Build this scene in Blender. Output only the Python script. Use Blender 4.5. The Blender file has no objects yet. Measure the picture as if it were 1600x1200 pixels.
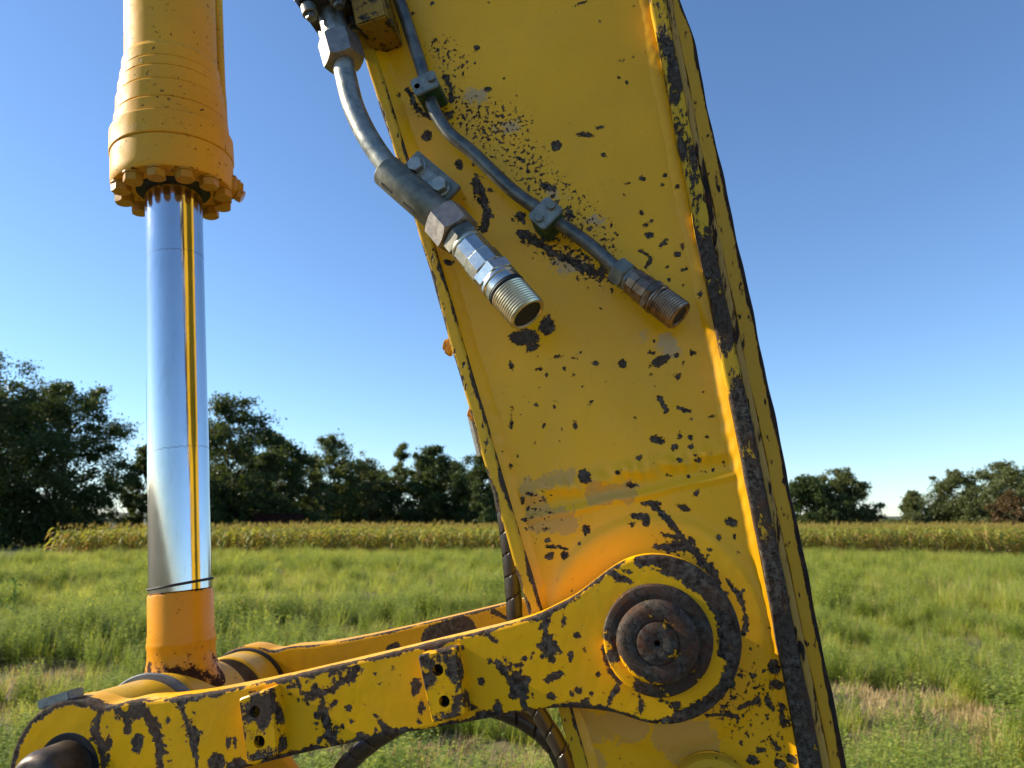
import bpy, bmesh, math, random
import numpy as np
from mathutils import Vector, Matrix
rng = np.random.default_rng(7)
random.seed(7)
R = math.radians
scene = bpy.context.scene
col = scene.collection

# ------------------------------------------------------------------ camera, sky, sun, exposure
FPX, PITCH, YAW, CAMZ = 1155.0, R(10.5), R(10.8), 1.7
cam = bpy.data.cameras.new('camera')
cam.lens = 36 * FPX / 1600
cam.sensor_width = 36
cam.clip_start, cam.clip_end = 0.05, 20000
cam.dof.use_dof = True
cam.dof.focus_distance = 0.86
cam.dof.aperture_fstop = 10.5
camo = bpy.data.objects.new('camera', cam)
camo.location = (0, 0, CAMZ)
camo.rotation_euler = (R(90) + PITCH, 0, YAW)
col.objects.link(camo)
scene.camera = camo

SUN_AZ, SUN_EL = R(91.9), R(27)          # azimuth counted from +Y towards -X
sdir = Vector((-math.sin(SUN_AZ) * math.cos(SUN_EL), math.cos(SUN_AZ) * math.cos(SUN_EL), math.sin(SUN_EL)))
world = bpy.data.worlds.new('World')
scene.world = world
world.use_nodes = True
wn = world.node_tree
bg = wn.nodes['Background']
sky = wn.nodes.new('ShaderNodeTexSky')
sky.sky_type = 'NISHITA'
sky.sun_disc = False
sky.sun_elevation = SUN_EL
sky.sun_rotation = -SUN_AZ
sky.altitude = 300
sky.air_density = 1.0
sky.dust_density = 0.15
sky.ozone_density = 5.5
wn.links.new(sky.outputs[0], bg.inputs[0])
bg.inputs[1].default_value = 0.092
sun = bpy.data.lights.new('sun', 'SUN')
sun.energy = 4.0
sun.angle = R(0.6)
sun.color = (1.0, 0.88, 0.68)
suno = bpy.data.objects.new('sun', sun)
suno.rotation_euler = sdir.to_track_quat('Z', 'Y').to_euler()
suno.location = (-5, 2, 6)
col.objects.link(suno)
scene.view_settings.view_transform = 'Standard'
scene.view_settings.look = 'None'
scene.view_settings.gamma = 1
scene.view_settings.exposure = 1.2
scene.cycles.max_bounces = 8
scene.cycles.use_denoising = True

# ------------------------------------------------------------------ measuring: a sight line from the photograph meets a real plane
_h = Vector((-math.sin(YAW), math.cos(YAW), 0))
_r = Vector((math.cos(YAW), math.sin(YAW), 0))
_f = _h * math.cos(PITCH) + Vector((0, 0, math.sin(PITCH)))
_u = _h * -math.sin(PITCH) + Vector((0, 0, math.cos(PITCH)))
CAM = Vector((0, 0, CAMZ))
def ray(px, py):
    return _r * ((px - 800) / FPX) + _u * ((600 - py) / FPX) + _f
def P(px, py, Y):
    d = ray(px, py)
    return CAM + d * (Y / d.y)
def pol(px, dist, z=0.0):
    d = ray(px, 814)
    d.z = 0
    d.normalize()
    return Vector((d.x * dist, d.y * dist, z))
def px2m(px, py, Y):
    return (P(px, py, Y) - CAM).dot(_f) / FPX

# ------------------------------------------------------------------ object helpers
W = {}
def link(o, parent=None, world_m=None):
    col.objects.link(o)
    m = world_m or Matrix.Identity(4)
    if parent is not None:
        o.parent = parent
        o.matrix_parent_inverse = W[parent.name].inverted()
    o.matrix_basis = m
    W[o.name] = m.copy()
    return o
def thing(name, loc, label, cat, group=None):
    o = bpy.data.objects.new(name, None)
    o.empty_display_size = 0.05
    link(o, None, Matrix.Translation(Vector(loc)))
    o['label'] = label
    o['category'] = cat
    if group: o['group'] = group
    return o
def tag(o, label=None, cat=None, group=None, kind=None):
    if label: o['label'] = label
    if cat: o['category'] = cat
    if group: o['group'] = group
    if kind: o['kind'] = kind
    return o
def mesh_data(name, verts, faces, mat, smooth=None, attrs=None):
    me = bpy.data.meshes.new(name)
    if isinstance(verts, np.ndarray): verts = verts.tolist()
    if isinstance(faces, np.ndarray): faces = faces.tolist()
    me.from_pydata(verts, [], faces)
    if mat: me.materials.append(mat)
    if smooth is not None:
        me.polygons.foreach_set('use_smooth', [True] * len(me.polygons))
        me.set_sharp_from_angle(angle=R(smooth))
    for k, v in (attrs or {}).items():
        a = me.attributes.new(k, 'FLOAT', 'POINT')
        a.data.foreach_set('value', np.asarray(v, dtype=np.float32))
    me.update()
    return me
def part(name, verts, faces, mat, parent=None, smooth=None, attrs=None):
    o = bpy.data.objects.new(name, mesh_data(name, verts, faces, mat, smooth, attrs))
    return link(o, parent)
def put(name, me, m, parent=None):
    return link(bpy.data.objects.new(name, me), parent, m)
def frame(origin, direction, up=(0, 0, 1)):
    z = Vector(direction).normalized()
    u = Vector(up)
    if abs(u.normalized().dot(z)) > 0.97: u = Vector((1, 0, 0))
    x = u.cross(z).normalized()
    y = z.cross(x)
    m = Matrix((x, y, z)).transposed().to_4x4()
    m.translation = Vector(origin)
    return m
def lathe_geo(profile, seg=48, m=None, closed_ends=True, wob=None):
    vs, fs = [], []
    n = len(profile)
    for (r, h) in profile:
        for k in range(seg):
            a = 2 * math.pi * k / seg
            rr = r * (1 + (wob(a, h) if wob else 0))
            vs.append((rr * math.cos(a), rr * math.sin(a), h))
    for i in range(n - 1):
        for k in range(seg):
            a, b = i * seg + k, i * seg + (k + 1) % seg
            fs.append((a, b, b + seg, a + seg))
    if closed_ends:
        if profile[0][0] > 1e-6: fs.append(tuple(range(seg - 1, -1, -1)))
        if profile[-1][0] > 1e-6: fs.append(tuple((n - 1) * seg + k for k in range(seg)))
    if m is not None:
        vs = [tuple(m @ Vector(v)) for v in vs]
    return vs, fs
def lathe(name, profile, m, mat, parent=None, seg=48, smooth=35, wob=None):
    v, f = lathe_geo(profile, seg, m, True, wob)
    return part(name, v, f, mat, parent, smooth)
def hex_geo(r, h, ch=0.12, hole=0.0, depth=0.0):
    """hexagon nut or bolt head, corner radius r, from z=0 to h, chamfered corners on the top"""
    vs, fs = [], []
    N = 36
    def rad(a):
        k = (a + math.pi / 6) % (math.pi / 3) - math.pi / 6
        return r * math.cos(math.pi / 6) / math.cos(k)
    rings = []
    ri = r * math.cos(math.pi / 6)
    def ring(fn, z):
        i0 = len(vs)
        for k in range(N):
            a = 2 * math.pi * k / N
            q = fn(a)
            zz = z(a) if callable(z) else z
            vs.append((q * math.cos(a), q * math.sin(a), zz))
        rings.append(i0)
    slope = lambda a, s: (rad(a) - ri) * 0.6 * s
    ring(lambda a: ri * 0.97, 0)
    ring(rad, lambda a: slope(a, 1) + 0.0003)
    ring(rad, lambda a: h - slope(a, 1) - 0.0003)
    ring(lambda a: ri * 0.97, h)
    if hole > 0:
        ring(lambda a: hole, h)
        ring(lambda a: hole, h - depth)
    for i in range(len(rings) - 1):
        for k in range(N):
            a, b = rings[i] + k, rings[i] + (k + 1) % N
            fs.append((a, b, b + N, a + N))
    fs.append(tuple(rings[0] + k for k in range(N - 1, -1, -1)))
    fs.append(tuple(rings[-1] + k for k in range(N)))
    return vs, fs
def hexa(name, r, h, m, mat, parent=None, hole=0.0, depth=0.0, spin=0.0):
    v, f = hex_geo(r, h, 0.12, hole, depth)
    mm = m @ Matrix.Rotation(spin, 4, 'Z')
    return part(name, [tuple(mm @ Vector(q)) for q in v], f, mat, parent, 28)
def spline(pts, n=8):
    pts = [Vector(p) for p in pts]
    q = [pts[0] * 2 - pts[1]] + pts + [pts[-1] * 2 - pts[-2]]
    out = []
    for i in range(1, len(q) - 2):
        for k in range(n):
            t = k / n
            a, b, c, d = q[i - 1], q[i], q[i + 1], q[i + 2]
            out.append(0.5 * ((2 * b) + (c - a) * t + (2 * a - 5 * b + 4 * c - d) * t * t + (3 * b - a - 3 * c + d) * t ** 3))
    out.append(pts[-1])
    return out
def tube_geo(path, rad, seg=20, radf=None, cap=True):
    path = [Vector(p) for p in path]
    vs, fs = [], []
    t0 = (path[1] - path[0]).normalized()
    nrm = t0.orthogonal().normalized()
    s = 0
    for i, p in enumerate(path):
        t = (path[min(i + 1, len(path) - 1)] - path[max(i - 1, 0)]).normalized()
        nrm = (nrm - t * nrm.dot(t)).normalized()
        bi = t.cross(nrm)
        if i: s += (p - path[i - 1]).length
        rr = rad[i] if hasattr(rad, '__len__') else rad
        for k in range(seg):
            a = 2 * math.pi * k / seg
            q = rr * (radf(s, a) if radf else 1)
            vs.append(tuple(p + nrm * (q * math.cos(a)) + bi * (q * math.sin(a))))
    for i in range(len(path) - 1):
        for k in range(seg):
            a, b = i * seg + k, i * seg + (k + 1) % seg
            fs.append((a, b, b + seg, a + seg))
    if cap:
        fs.append(tuple(range(seg - 1, -1, -1)))
        fs.append(tuple((len(path) - 1) * seg + k for k in range(seg)))
    return vs, fs
def tube(name, path, rad, mat, parent=None, seg=20, radf=None, smooth=40):
    v, f = tube_geo(path, rad, seg, radf)
    return part(name, v, f, mat, parent, smooth)
def box_geo(hx, hy, hz, b=0.001):
    bm = bmesh.new()
    bmesh.ops.create_cube(bm, size=2)
    for v in bm.verts: v.co = Vector((v.co.x * hx, v.co.y * hy, v.co.z * hz))
    if b: bmesh.ops.bevel(bm, geom=bm.edges[:], offset=b, segments=2, affect='EDGES')
    vs = [tuple(v.co) for v in bm.verts]
    fs = [tuple(v.index for v in f.verts) for f in bm.faces]
    bm.free()
    return vs, fs
def box(name, m, h, mat, parent=None, b=0.001, smooth=30):
    v, f = box_geo(h[0], h[1], h[2], b)
    return part(name, [tuple(m @ Vector(q)) for q in v], f, mat, parent, smooth)

# ------------------------------------------------------------------ materials
def new_mat(name):
    m = bpy.data.materials.new(name)
    m.use_nodes = True
    nt = m.node_tree
    return m, nt, nt.nodes['Principled BSDF']
class N:
    def __init__(s, nt): s.nt = nt
    def link(s, a, b):
        s.nt.links.new(a, b)
    def val(s, sock, v):
        if isinstance(v, bpy.types.NodeSocket): s.link(v, sock)
        else: sock.default_value = v
    def math(s, op, a, b=0.0, c=None, clamp=False):
        n = s.nt.nodes.new('ShaderNodeMath'); n.operation = op; n.use_clamp = clamp
        s.val(n.inputs[0], a); s.val(n.inputs[1], b)
        if c is not None: s.val(n.inputs[2], c)
        return n.outputs[0]
    def obj(s):
        return s.nt.nodes.new('ShaderNodeTexCoord').outputs['Object']
    def noise(s, scale, detail=3, rough=0.55, vec=None, dist=0.0, out='Fac'):
        n = s.nt.nodes.new('ShaderNodeTexNoise')
        n.inputs['Scale'].default_value = scale; n.inputs['Detail'].default_value = detail
        n.inputs['Roughness'].default_value = rough; n.inputs['Distortion'].default_value = dist
        if vec is not None: s.link(vec, n.inputs['Vector'])
        return n.outputs[out]
    def vor(s, scale, vec=None, out='Distance'):
        n = s.nt.nodes.new('ShaderNodeTexVoronoi')
        n.inputs['Scale'].default_value = scale
        if vec is not None: s.link(vec, n.inputs['Vector'])
        return n.outputs[out]
    def map(s, v, a, b, c=0.0, d=1.0, smooth=False):
        n = s.nt.nodes.new('ShaderNodeMapRange')
        if smooth: n.interpolation_type = 'SMOOTHSTEP'
        s.val(n.inputs[0], v)
        for i, q in enumerate((a, b, c, d)): s.val(n.inputs[1 + i], q)
        return n.outputs[0]
    def mix(s, f, a, b, blend='MIX'):
        n = s.nt.nodes.new('ShaderNodeMix'); n.data_type = 'RGBA'; n.blend_type = blend
        s.val(n.inputs[0], f)
        for sock, v in ((n.inputs[6], a), (n.inputs[7], b)):
            if isinstance(v, tuple): v = (*v, 1) if len(v) == 3 else v
            s.val(sock, v)
        return n.outputs[2]
    def attr(s, name):
        n = s.nt.nodes.new('ShaderNodeAttribute'); n.attribute_name = name
        return n.outputs['Fac']
    def bump(s, h, strength=0.5, dist=0.001, normal=None):
        n = s.nt.nodes.new('ShaderNodeBump')
        n.inputs['Strength'].default_value = strength; n.inputs['Distance'].default_value = dist
        s.link(h, n.inputs['Height'])
        if normal is not None: s.link(normal, n.inputs['Normal'])
        return n.outputs[0]
    def scale_vec(s, vec, v):
        n = s.nt.nodes.new('ShaderNodeMapping'); n.inputs['Scale'].default_value = v
        s.link(vec, n.inputs['Vector'])
        return n.outputs[0]

def chipped(name, base, const=None, ampA=2.4, ampB=2.3, scaleA=80, scaleB=260, specks=0.74, dens=False,
            chipA=(.017, .012, .009), chipB=(.20, .165, .125), rust=0.0, rough=0.34, tan=False, stretch=None, worn_mid=0.5, speck_scale=150, spec=0.22, shift=0.0):
    """glossy machine paint worn through to dark steel where the 'wear' distance (mm) falls below zero"""
    m, nt, b = new_mat(name)
    n = N(nt)
    oc = n.obj()
    oc2 = n.scale_vec(oc, stretch) if stretch else oc
    A = n.noise(scaleA, 4, 0.55, oc2)
    B = n.noise(scaleB, 6, 0.72, oc2)
    d = n.attr('wear') if const is None else const
    if const is None: d = n.math('ADD', d, shift)
    d = n.math('ADD', d, n.math('MULTIPLY', n.math('SUBTRACT', A, 0.5), ampA * 4.5))
    d = n.math('ADD', d, n.math('MULTIPLY', n.math('SUBTRACT', B, 0.5), ampB * 4.5))
    sp = n.noise(speck_scale, 2.5, 0.6, oc2)
    gate = n.noise(14, 2, 0.5, oc)
    thr = n.math('ADD', specks, n.math('MULTIPLY', n.math('SUBTRACT', 0.55, gate), 0.25))
    if dens:
        thr = n.math('SUBTRACT', thr, n.math('MULTIPLY', n.attr('dens'), 0.19))
    spd = n.math('MULTIPLY', n.math('SUBTRACT', thr, sp), 14.0)
    d = n.math('MINIMUM', d, spd)
    mask = n.map(d, -0.22, 0.22, 1, 0)
    rim = n.map(d, -1.3, -0.2, 0, 1)
    # paint
    big = n.noise(5, 3, 0.5, oc)
    fine = n.noise(900, 2, 0.5, oc)
    br, bg_, bb = base
    paint = n.mix(n.map(big, 0.3, 0.7), tuple(c * 0.88 for c in base), tuple(min(1, c * 1.06) for c in base))
    streak = n.noise(26, 5, 0.65, n.scale_vec(oc, (1.0, 1.0, 0.35)))
    paint = n.mix(n.map(streak, 0.52, 0.8, 0, 0.28), paint, (br * 0.80, bg_ * 0.80, bb + .012))
    paint = n.mix(n.map(n.noise(75, 4, 0.7, oc), 0.63, 0.76, 0, 0.35), paint, (br * 0.45, bg_ * 0.40, bb * 0.5))
    scuff = n.noise(70, 5, .75, n.scale_vec(oc, (1.0, 1.0, .12)), dist=.6)
    paint = n.mix(n.map(scuff, .64, .74, 0, .35), paint, (br * 0.62, bg_ * 0.60, bb + .02))
    dust = n.noise(11, 6, .7, oc)
    paint = n.mix(n.map(dust, .5, .75, 0, .14), paint, (.40, .25, .08))
    if tan:
        t = n.math('ADD', n.attr('tan'), n.math('ADD', n.math('MULTIPLY', n.math('SUBTRACT', A, 0.5), 36.0), n.math('MULTIPLY', n.math('SUBTRACT', B, 0.5), 14.0)))
        paint = n.mix(n.map(t, -0.5, 0.5, 0.6, 0), paint, (.47, .27, .085))
        g = n.math('ADD', n.attr('pale'), n.math('MULTIPLY', n.math('SUBTRACT', n.noise(120, 5, 0.7, oc), 0.5), 40.0))
        paint = n.mix(n.map(g, -3.0, 1.5, 0.5, 0), paint, (.27, .28, .26))
    edge_dark = n.map(d, 0.2, 0.9, 0.55, 0)
    paint = n.mix(edge_dark, paint, (br * 0.35, bg_ * 0.3, bb * 0.4))
    cn = n.noise(170, 7, 0.78, oc)
    chip = n.mix(n.map(cn, 0.5 - 0.16 * worn_mid, 0.70), chipA, chipB)
    cn2 = n.noise(22, 3, 0.6, oc)
    chip = n.mix(n.map(cn2, 0.45, 0.65, 0, 0.8), chip, tuple(c * w for c, w in zip(chipB, (.36, .29, .25))))
    if rust:
        chip = n.mix(n.map(n.noise(60, 5, 0.7, oc), 0.46, 0.66, 0, rust), chip, (.095, .034, .014))
    chip = n.mix(n.math('MULTIPLY', rim, 0.4), chip, tuple(c * 0.9 for c in chipA))
    n.link(n.mix(mask, paint, chip), b.inputs['Base Color'])
    r_p = n.map(n.noise(40, 4, 0.6, oc), 0.3, 0.75, rough - 0.06, rough + 0.16)
    n.link(n.mix(mask, n.mix(0.0, r_p, r_p), n.mix(cn, (.55,) * 3, (.9,) * 3)), b.inputs['Roughness'])
    hgt = n.math('ADD', n.math('MULTIPLY', n.map(d, -0.45, 0.35, 0, 1, True), 1.0),
                 n.math('MULTIPLY', n.math('MULTIPLY', cn, mask), 0.9))
    hgt = n.math('ADD', hgt, n.math('MULTIPLY', n.noise(60, 3, 0.5, oc), 0.35))
    hgt = n.math('ADD', hgt, n.math('MULTIPLY', fine, 0.05))
    n.link(n.bump(hgt, 0.9, 0.0009), b.inputs['Normal'])
    n.link(n.map(mask, 0, 1, spec, 0.10), b.inputs['Specular IOR Level'])
    return m

YEL = (.88, .43, .002)
ORA = (.70, .355, .025)
M = {}
M['arm'] = chipped('arm_paint', YEL, dens=True, tan=True, specks=0.765, speck_scale=190, spec=0.32, rough=.30, shift=0.4)
M['link'] = chipped('link_paint', YEL, specks=0.76, ampA=3.0, ampB=2.4, scaleA=62, rust=0.35, shift=0.3, chipB=(.185, .150, .115))
M['edge'] = chipped('flange_edge_paint', (.60, .35, .012), ampA=3.6, ampB=1.2, scaleA=34, specks=0.66, stretch=(1, 1, .55), rust=0.1)
M['edge_dark'] = chipped('worn_flange_edge_paint', (.60, .35, .012), ampA=4.4, ampB=2.2, scaleA=40, specks=0.62, stretch=(1, 1, .5), rust=0.4, chipB=(.17, .150, .120))
M['strip'] = chipped('wear_strip_paint', (.52, .27, .012), ampA=1.6, ampB=.9, scaleA=50, specks=0.66, stretch=(1, 1, .4), rust=0.5, chipB=(.05, .042, .036))
M['groove'] = chipped('groove_paint', (.44, .25, .05), const=1.3, ampA=3.0, ampB=2.0, scaleA=50, specks=0.6, stretch=(1, 1, .18), rust=0.7, chipB=(.05, .04, .033))
M['cyl'] = chipped('cylinder_paint', ORA, ampA=2.6, ampB=2.0, specks=0.69, rough=0.52)
M['rodbase'] = chipped('rod_end_paint', (.74, .29, .004), ampA=1.8, ampB=.9, scaleA=60, specks=0.70, rust=0.9, chipB=(.10, .045, .02), chipA=(.03, .012, .006), rough=0.3)
M['bush'] = chipped('bushing_paint', (.62, .36, .02), const=4.0, ampA=2.8, ampB=1.0, scaleA=30, specks=0.70, rust=0.6)
M['pin'] = chipped('pin_paint', YEL, ampA=3.6, ampB=1.6, scaleA=42, specks=0.70, rust=0.75, chipA=(.011, .008, .006), chipB=(.15, .125, .10), worn_mid=0.8)
M['bolt'] = chipped('bolt_paint', (.46, .23, .02), const=3.0, ampA=3.0, ampB=1.5, specks=0.70)

def metal(name, c1, c2, rough=(.28, .5), metallic=0.9, scale=60, grime=0.5, grime_c=(.03, .028, .025), bump=0.3, speck=0.0):
    m, nt, b = new_mat(name)
    n = N(nt); oc = n.obj()
    a = n.noise(scale, 5, 0.65, oc)
    c = n.mix(n.map(a, 0.35, 0.68), c1, c2)
    g = n.noise(scale * 0.55, 6, 0.72, oc)
    gm = n.map(g, 0.55, 0.72, 0, grime)
    c = n.mix(gm, c, grime_c)
    if speck:
        s = n.noise(scale * 7, 3, 0.6, oc)
        c = n.mix(n.map(s, 0.60, 0.67, 0, speck), c, (.02, .02, .02))
    n.link(c, b.inputs['Base Color'])
    n.link(n.map(a, 0.3, 0.7, rough[0], rough[1]), b.inputs['Roughness'])
    n.link(n.map(gm, 0, 1, metallic, 0.2), b.inputs['Metallic'])
    n.link(n.bump(n.math('ADD', a, n.math('MULTIPLY', n.noise(scale * 8, 3, 0.6, oc), 0.4)), bump, 0.0004), b.inputs['Normal'])
    return m
M['zinc'] = metal('dull_zinc', (.20, .205, .18), (.42, .41, .35), (.32, .55), 0.8, 70, 0.6)
M['zinc_dark'] = metal('dirty_zinc', (.115, .118, .10), (.26, .25, .20), (.38, .6), 0.7, 60, 0.6)
M['nut'] = metal('burnished_nut_steel', (.23, .20, .175), (.34, .30, .26), (.35, .5), 0.75, 90, 0.35)
M['bright'] = metal('bright_plated_steel', (.50, .51, .48), (.68, .67, .60), (.16, .3), 0.95, 45, 0.22, (.25, .2, .1))
M['brass'] = metal('yellow_plated_thread', (.50, .46, .33), (.66, .61, .45), (.24, .38), 0.9, 60, 0.3)
M['coppery'] = metal('tarnished_fitting', (.13, .080, .050), (.36, .26, .18), (.25, .45), 0.85, 70, 0.5, (.05, .02, .012))
M['clamp_plate'] = metal('speckled_clamp_plate', (.13, .15, .145), (.27, .30, .28), (.5, .7), 0.3, 90, 0.3, bump=0.5, speck=0.8)
M['dark_steel'] = metal('oily_dark_steel', (.030, .028, .026), (.085, .080, .075), (.4, .65), 0.5, 60, 0.6, (.012, .01, .009), 0.8)
M['grey_ring'] = metal('grey_washer_steel', (.12, .13, .14), (.20, .21, .22), (.4, .55), 0.4, 40, 0.3)
M['brown_steel'] = metal('browned_pin_steel', (.045, .028, .018), (.11, .085, .065), (.36, .6), 0.55, 40, 0.5, (.02, .012, .008), 0.5)
M['center'] = metal('greenish_pin_centre', (.012, .011, .008), (.060, .055, .036), (.75, .95), 0.0, 160, 0.6, (.012, .01, .008), 0.9)
M['pipe_dark'] = metal('darkened_pipe_steel', (.07, .075, .07), (.20, .19, .16), (.3, .5), 0.7, 50, 0.5)

def plain(name, c, rough=0.5, var=0.25, scale=60, metallic=0.0, bump=0.3):
    m, nt, b = new_mat(name)
    n = N(nt); oc = n.obj()
    a = n.noise(scale, 4, 0.6, oc)
    n.link(n.mix(n.map(a, .3, .7), tuple(q * (1 - var) for q in c), tuple(q * (1 + var) for q in c)), b.inputs['Base Color'])
    b.inputs['Roughness'].default_value = rough
    b.inputs['Metallic'].default_value = metallic
    n.link(n.bump(a, bump, 0.0006), b.inputs['Normal'])
    return m
M['green'] = plain('green_clamp_plastic', (.010, .055, .032), 0.45)
M['black'] = plain('black_rubber', (.012, .012, .012), 0.6)
M['hose'] = plain('spiral_hose_plastic', (.030, .025, .021), 0.32, 0.5, 25)
M['hole'] = plain('hole_shade', (.006, .006, .006), 0.7)  # near-black that paints the shade inside bores, holes and slots

# hard chrome with faint scuffs and ring marks
m, nt, b = new_mat('hard_chrome'); n = N(nt); oc = n.obj()
b.inputs['Metallic'].default_value = 1
sc = n.noise(320, 4, 0.7, oc)
n.link(n.mix(n.map(n.noise(38, 6, .7, n.scale_vec(oc, (1, 1, .25))), .5, .75, 0, .6), (.56, .58, .61), (.40, .41, .42)), b.inputs['Base Color'])
film = n.noise(9, 4, .6, oc)
scr = n.noise(420, 3, .6, n.scale_vec(oc, (1, 1, .02)))
n.link(n.math('ADD', n.map(film, .3, .75, .05, .17), n.map(scr, .6, .75, 0, .12)), b.inputs['Roughness'])
n.link(n.bump(n.math('ADD', sc, n.math('MULTIPLY', scr, 1.5)), 0.07, 0.0002), b.inputs['Normal'])
M['chrome'] = m

def leaf_mat(name, c1, c2, trans=0.45, rough=0.5, rnd=True, scale=0.6, tcol=None):
    m, nt, b = new_mat(name); n = N(nt)
    nt.nodes.remove(b)
    out = nt.nodes['Material Output']
    info = nt.nodes.new('ShaderNodeObjectInfo')
    geo = nt.nodes.new('ShaderNodeNewGeometry')
    oc = n.obj()
    f = n.math('ADD', n.math('MULTIPLY', n.noise(scale, 3, .6, oc), 0.9), n.math('MULTIPLY', geo.outputs['Random Per Island'], 0.5))
    if rnd: f = n.math('ADD', f, n.math('MULTIPLY', info.outputs['Random'], 0.35))
    f = n.map(f, .35, 1.25 if rnd else 1.0)
    c = n.mix(f, c1, c2)
    pb = nt.nodes.new('ShaderNodeBsdfPrincipled')
    n.link(c, pb.inputs['Base Color']); pb.inputs['Roughness'].default_value = rough
    pb.inputs['Specular IOR Level'].default_value = 0.35
    tr = nt.nodes.new('ShaderNodeBsdfTranslucent')
    n.link(n.mix(0.5, c, tcol or (c2[0] * 1.6, c2[1] * 1.5, c2[2] * 0.7)), tr.inputs['Color'])
    mx = nt.nodes.new('ShaderNodeMixShader'); mx.inputs[0].default_value = trans
    n.link(pb.outputs[0], mx.inputs[1]); n.link(tr.outputs[0], mx.inputs[2])
    n.link(mx.outputs[0], out.inputs['Surface'])
    return m

# ------------------------------------------------------------------ ground
m, nt, b = new_mat('field_soil'); n = N(nt); oc = n.obj()
g1 = n.mix(n.map(n.noise(.35, 5, .6, oc), .35, .65), (.075, .095, .022), (.14, .115, .05))
g2 = n.mix(n.map(n.noise(6, 5, .7, oc), .4, .7), g1, (.17, .125, .065))
n.link(g2, b.inputs['Base Color']); b.inputs['Roughness'].default_value = .95
n.link(n.bump(n.noise(14, 6, .7, oc), .9, .06), b.inputs['Normal'])
M['soil'] = m
def ground_z(x, y):
    return 0.0
rad = [0, 2, 4, 6, 9, 14, 20, 30, 45, 70, 110, 180, 300, 600, 1500, 5000]
V, F = [(0, 0, 0)], []
NS = 96
for r_ in rad[1:]:
    for k in range(NS):
        a = 2 * math.pi * k / NS
        V.append((r_ * math.cos(a), r_ * math.sin(a), 0 if r_ < 4 else .04 * math.sin(k * 1.7 + r_) * (r_ < 60)))
for k in range(NS): F.append((0, 1 + k, 1 + (k + 1) % NS))
for i in range(len(rad) - 2):
    for k in range(NS):
        a, c = 1 + i * NS + k, 1 + i * NS + (k + 1) % NS
        F.append((a, a + NS, c + NS, c))
o = part('ground', V, F, M['soil'], None, 60)
tag(o, 'flat field of soil and straw under the grass', 'ground', kind='structure')

# far hills
m, nt, b = new_mat('wooded_hill'); n = N(nt); oc = n.obj()
n.link(n.mix(n.noise(.01, 4, .6, oc), (.035, .05, .025), (.07, .085, .045)), b.inputs['Base Color'])
b.inputs['Roughness'].default_value = 1
M['hill'] = m
def ridge(name, label, p0, p1, dist, h, depth, seed):
    V, F = [], []
    n_ = 120
    for i in range(n_ + 1):
        px = p0 + (p1 - p0) * i / n_
        hh = h * (.62 + .25 * math.sin(i * .11 + seed) + .13 * math.sin(i * .31 + seed * 2) + .05 * math.sin(i * 1.3))
        for j, (dd, q) in enumerate(((0, 0), (depth * .3, .7), (depth * .5, 1), (depth * .75, .7), (depth, 0))):
            c = pol(px, dist + dd)
            V.append((c.x, c.y, hh * q - .5))
    for i in range(n_):
        for j in range(4):
            a = i * 5 + j
            F.append((a, a + 5, a + 6, a + 1))
    return tag(part(name, V, F, M['hill'], None, 60), label, 'hill', kind='structure')
ridge('hill', 'low blue wooded hill on the horizon between the right-hand trees', -500, 2300, 3800, 75, 900, 2.2)
ridge('hill', 'nearer wooded rise on the horizon showing as a hazy band', -500, 2300, 1100, 12.5, 300, 5.2)

# ------------------------------------------------------------------ grass, weeds, straw: one mass of instanced tufts
M['grass'] = leaf_mat('grass_blade', (.13, .205, .032), (.45, .47, .08), .5, .5)
M['weed'] = leaf_mat('weed_leaf', (.075, .155, .026), (.31, .37, .06), .5, .5)
M['tip'] = leaf_mat('young_leaf', (.22, .32, .05), (.52, .52, .12), .5, .5)
M['straw'] = leaf_mat('dry_straw', (.30, .21, .10), (.56, .42, .22), .3, .6)
M['corn'] = leaf_mat('corn_leaf', (.11, .165, .03), (.42, .39, .075), .45, .5)
M['corn_dry'] = leaf_mat('dry_corn_leaf', (.24, .15, .05), (.50, .32, .11), .4, .6)
def quads_mesh(name, V, F, mats, mi):
    me = bpy.data.meshes.new(name)
    me.from_pydata(V, [], F)
    for q in mats: me.materials.append(q)
    me.polygons.foreach_set('material_index', mi)
    me.update()
    return me
def blade(V, F, MI, base, az, h, lean, w, mi, seg=4):
    dx, dy = math.cos(az), math.sin(az)
    sx, sy = -dy, dx
    i0 = len(V)
    for k in range(seg + 1):
        t = k / seg
        out = lean * t ** 1.8
        z = base[2] + h * (t - .18 * (lean / max(h, .01)) * t * t)
        ww = w * (1 - t) ** .7 if k < seg else 0.0004
        V.append((base[0] + dx * out - sx * ww, base[1] + dy * out - sy * ww, z))
        V.append((base[0] + dx * out + sx * ww, base[1] + dy * out + sy * ww, z))
    for k in range(seg):
        a = i0 + 2 * k
        F.append((a, a + 1, a + 3, a + 2)); MI.append(mi)
def tuft_grass(seed, n_, h, spread, straw=.1, w=.0035):
    q = random.Random(seed); V, F, MI = [], [], []
    for i in range(n_):
        r_ = spread * math.sqrt(q.random()); a = q.random() * 6.283
        hh = h * q.uniform(.45, 1.1)
        blade(V, F, MI, (r_ * math.cos(a), r_ * math.sin(a), 0), q.random() * 6.283, hh, hh * q.uniform(.1, .75), w * q.uniform(.7, 1.4), 1 if q.random() < straw else 0)
    return V, F, MI
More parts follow.
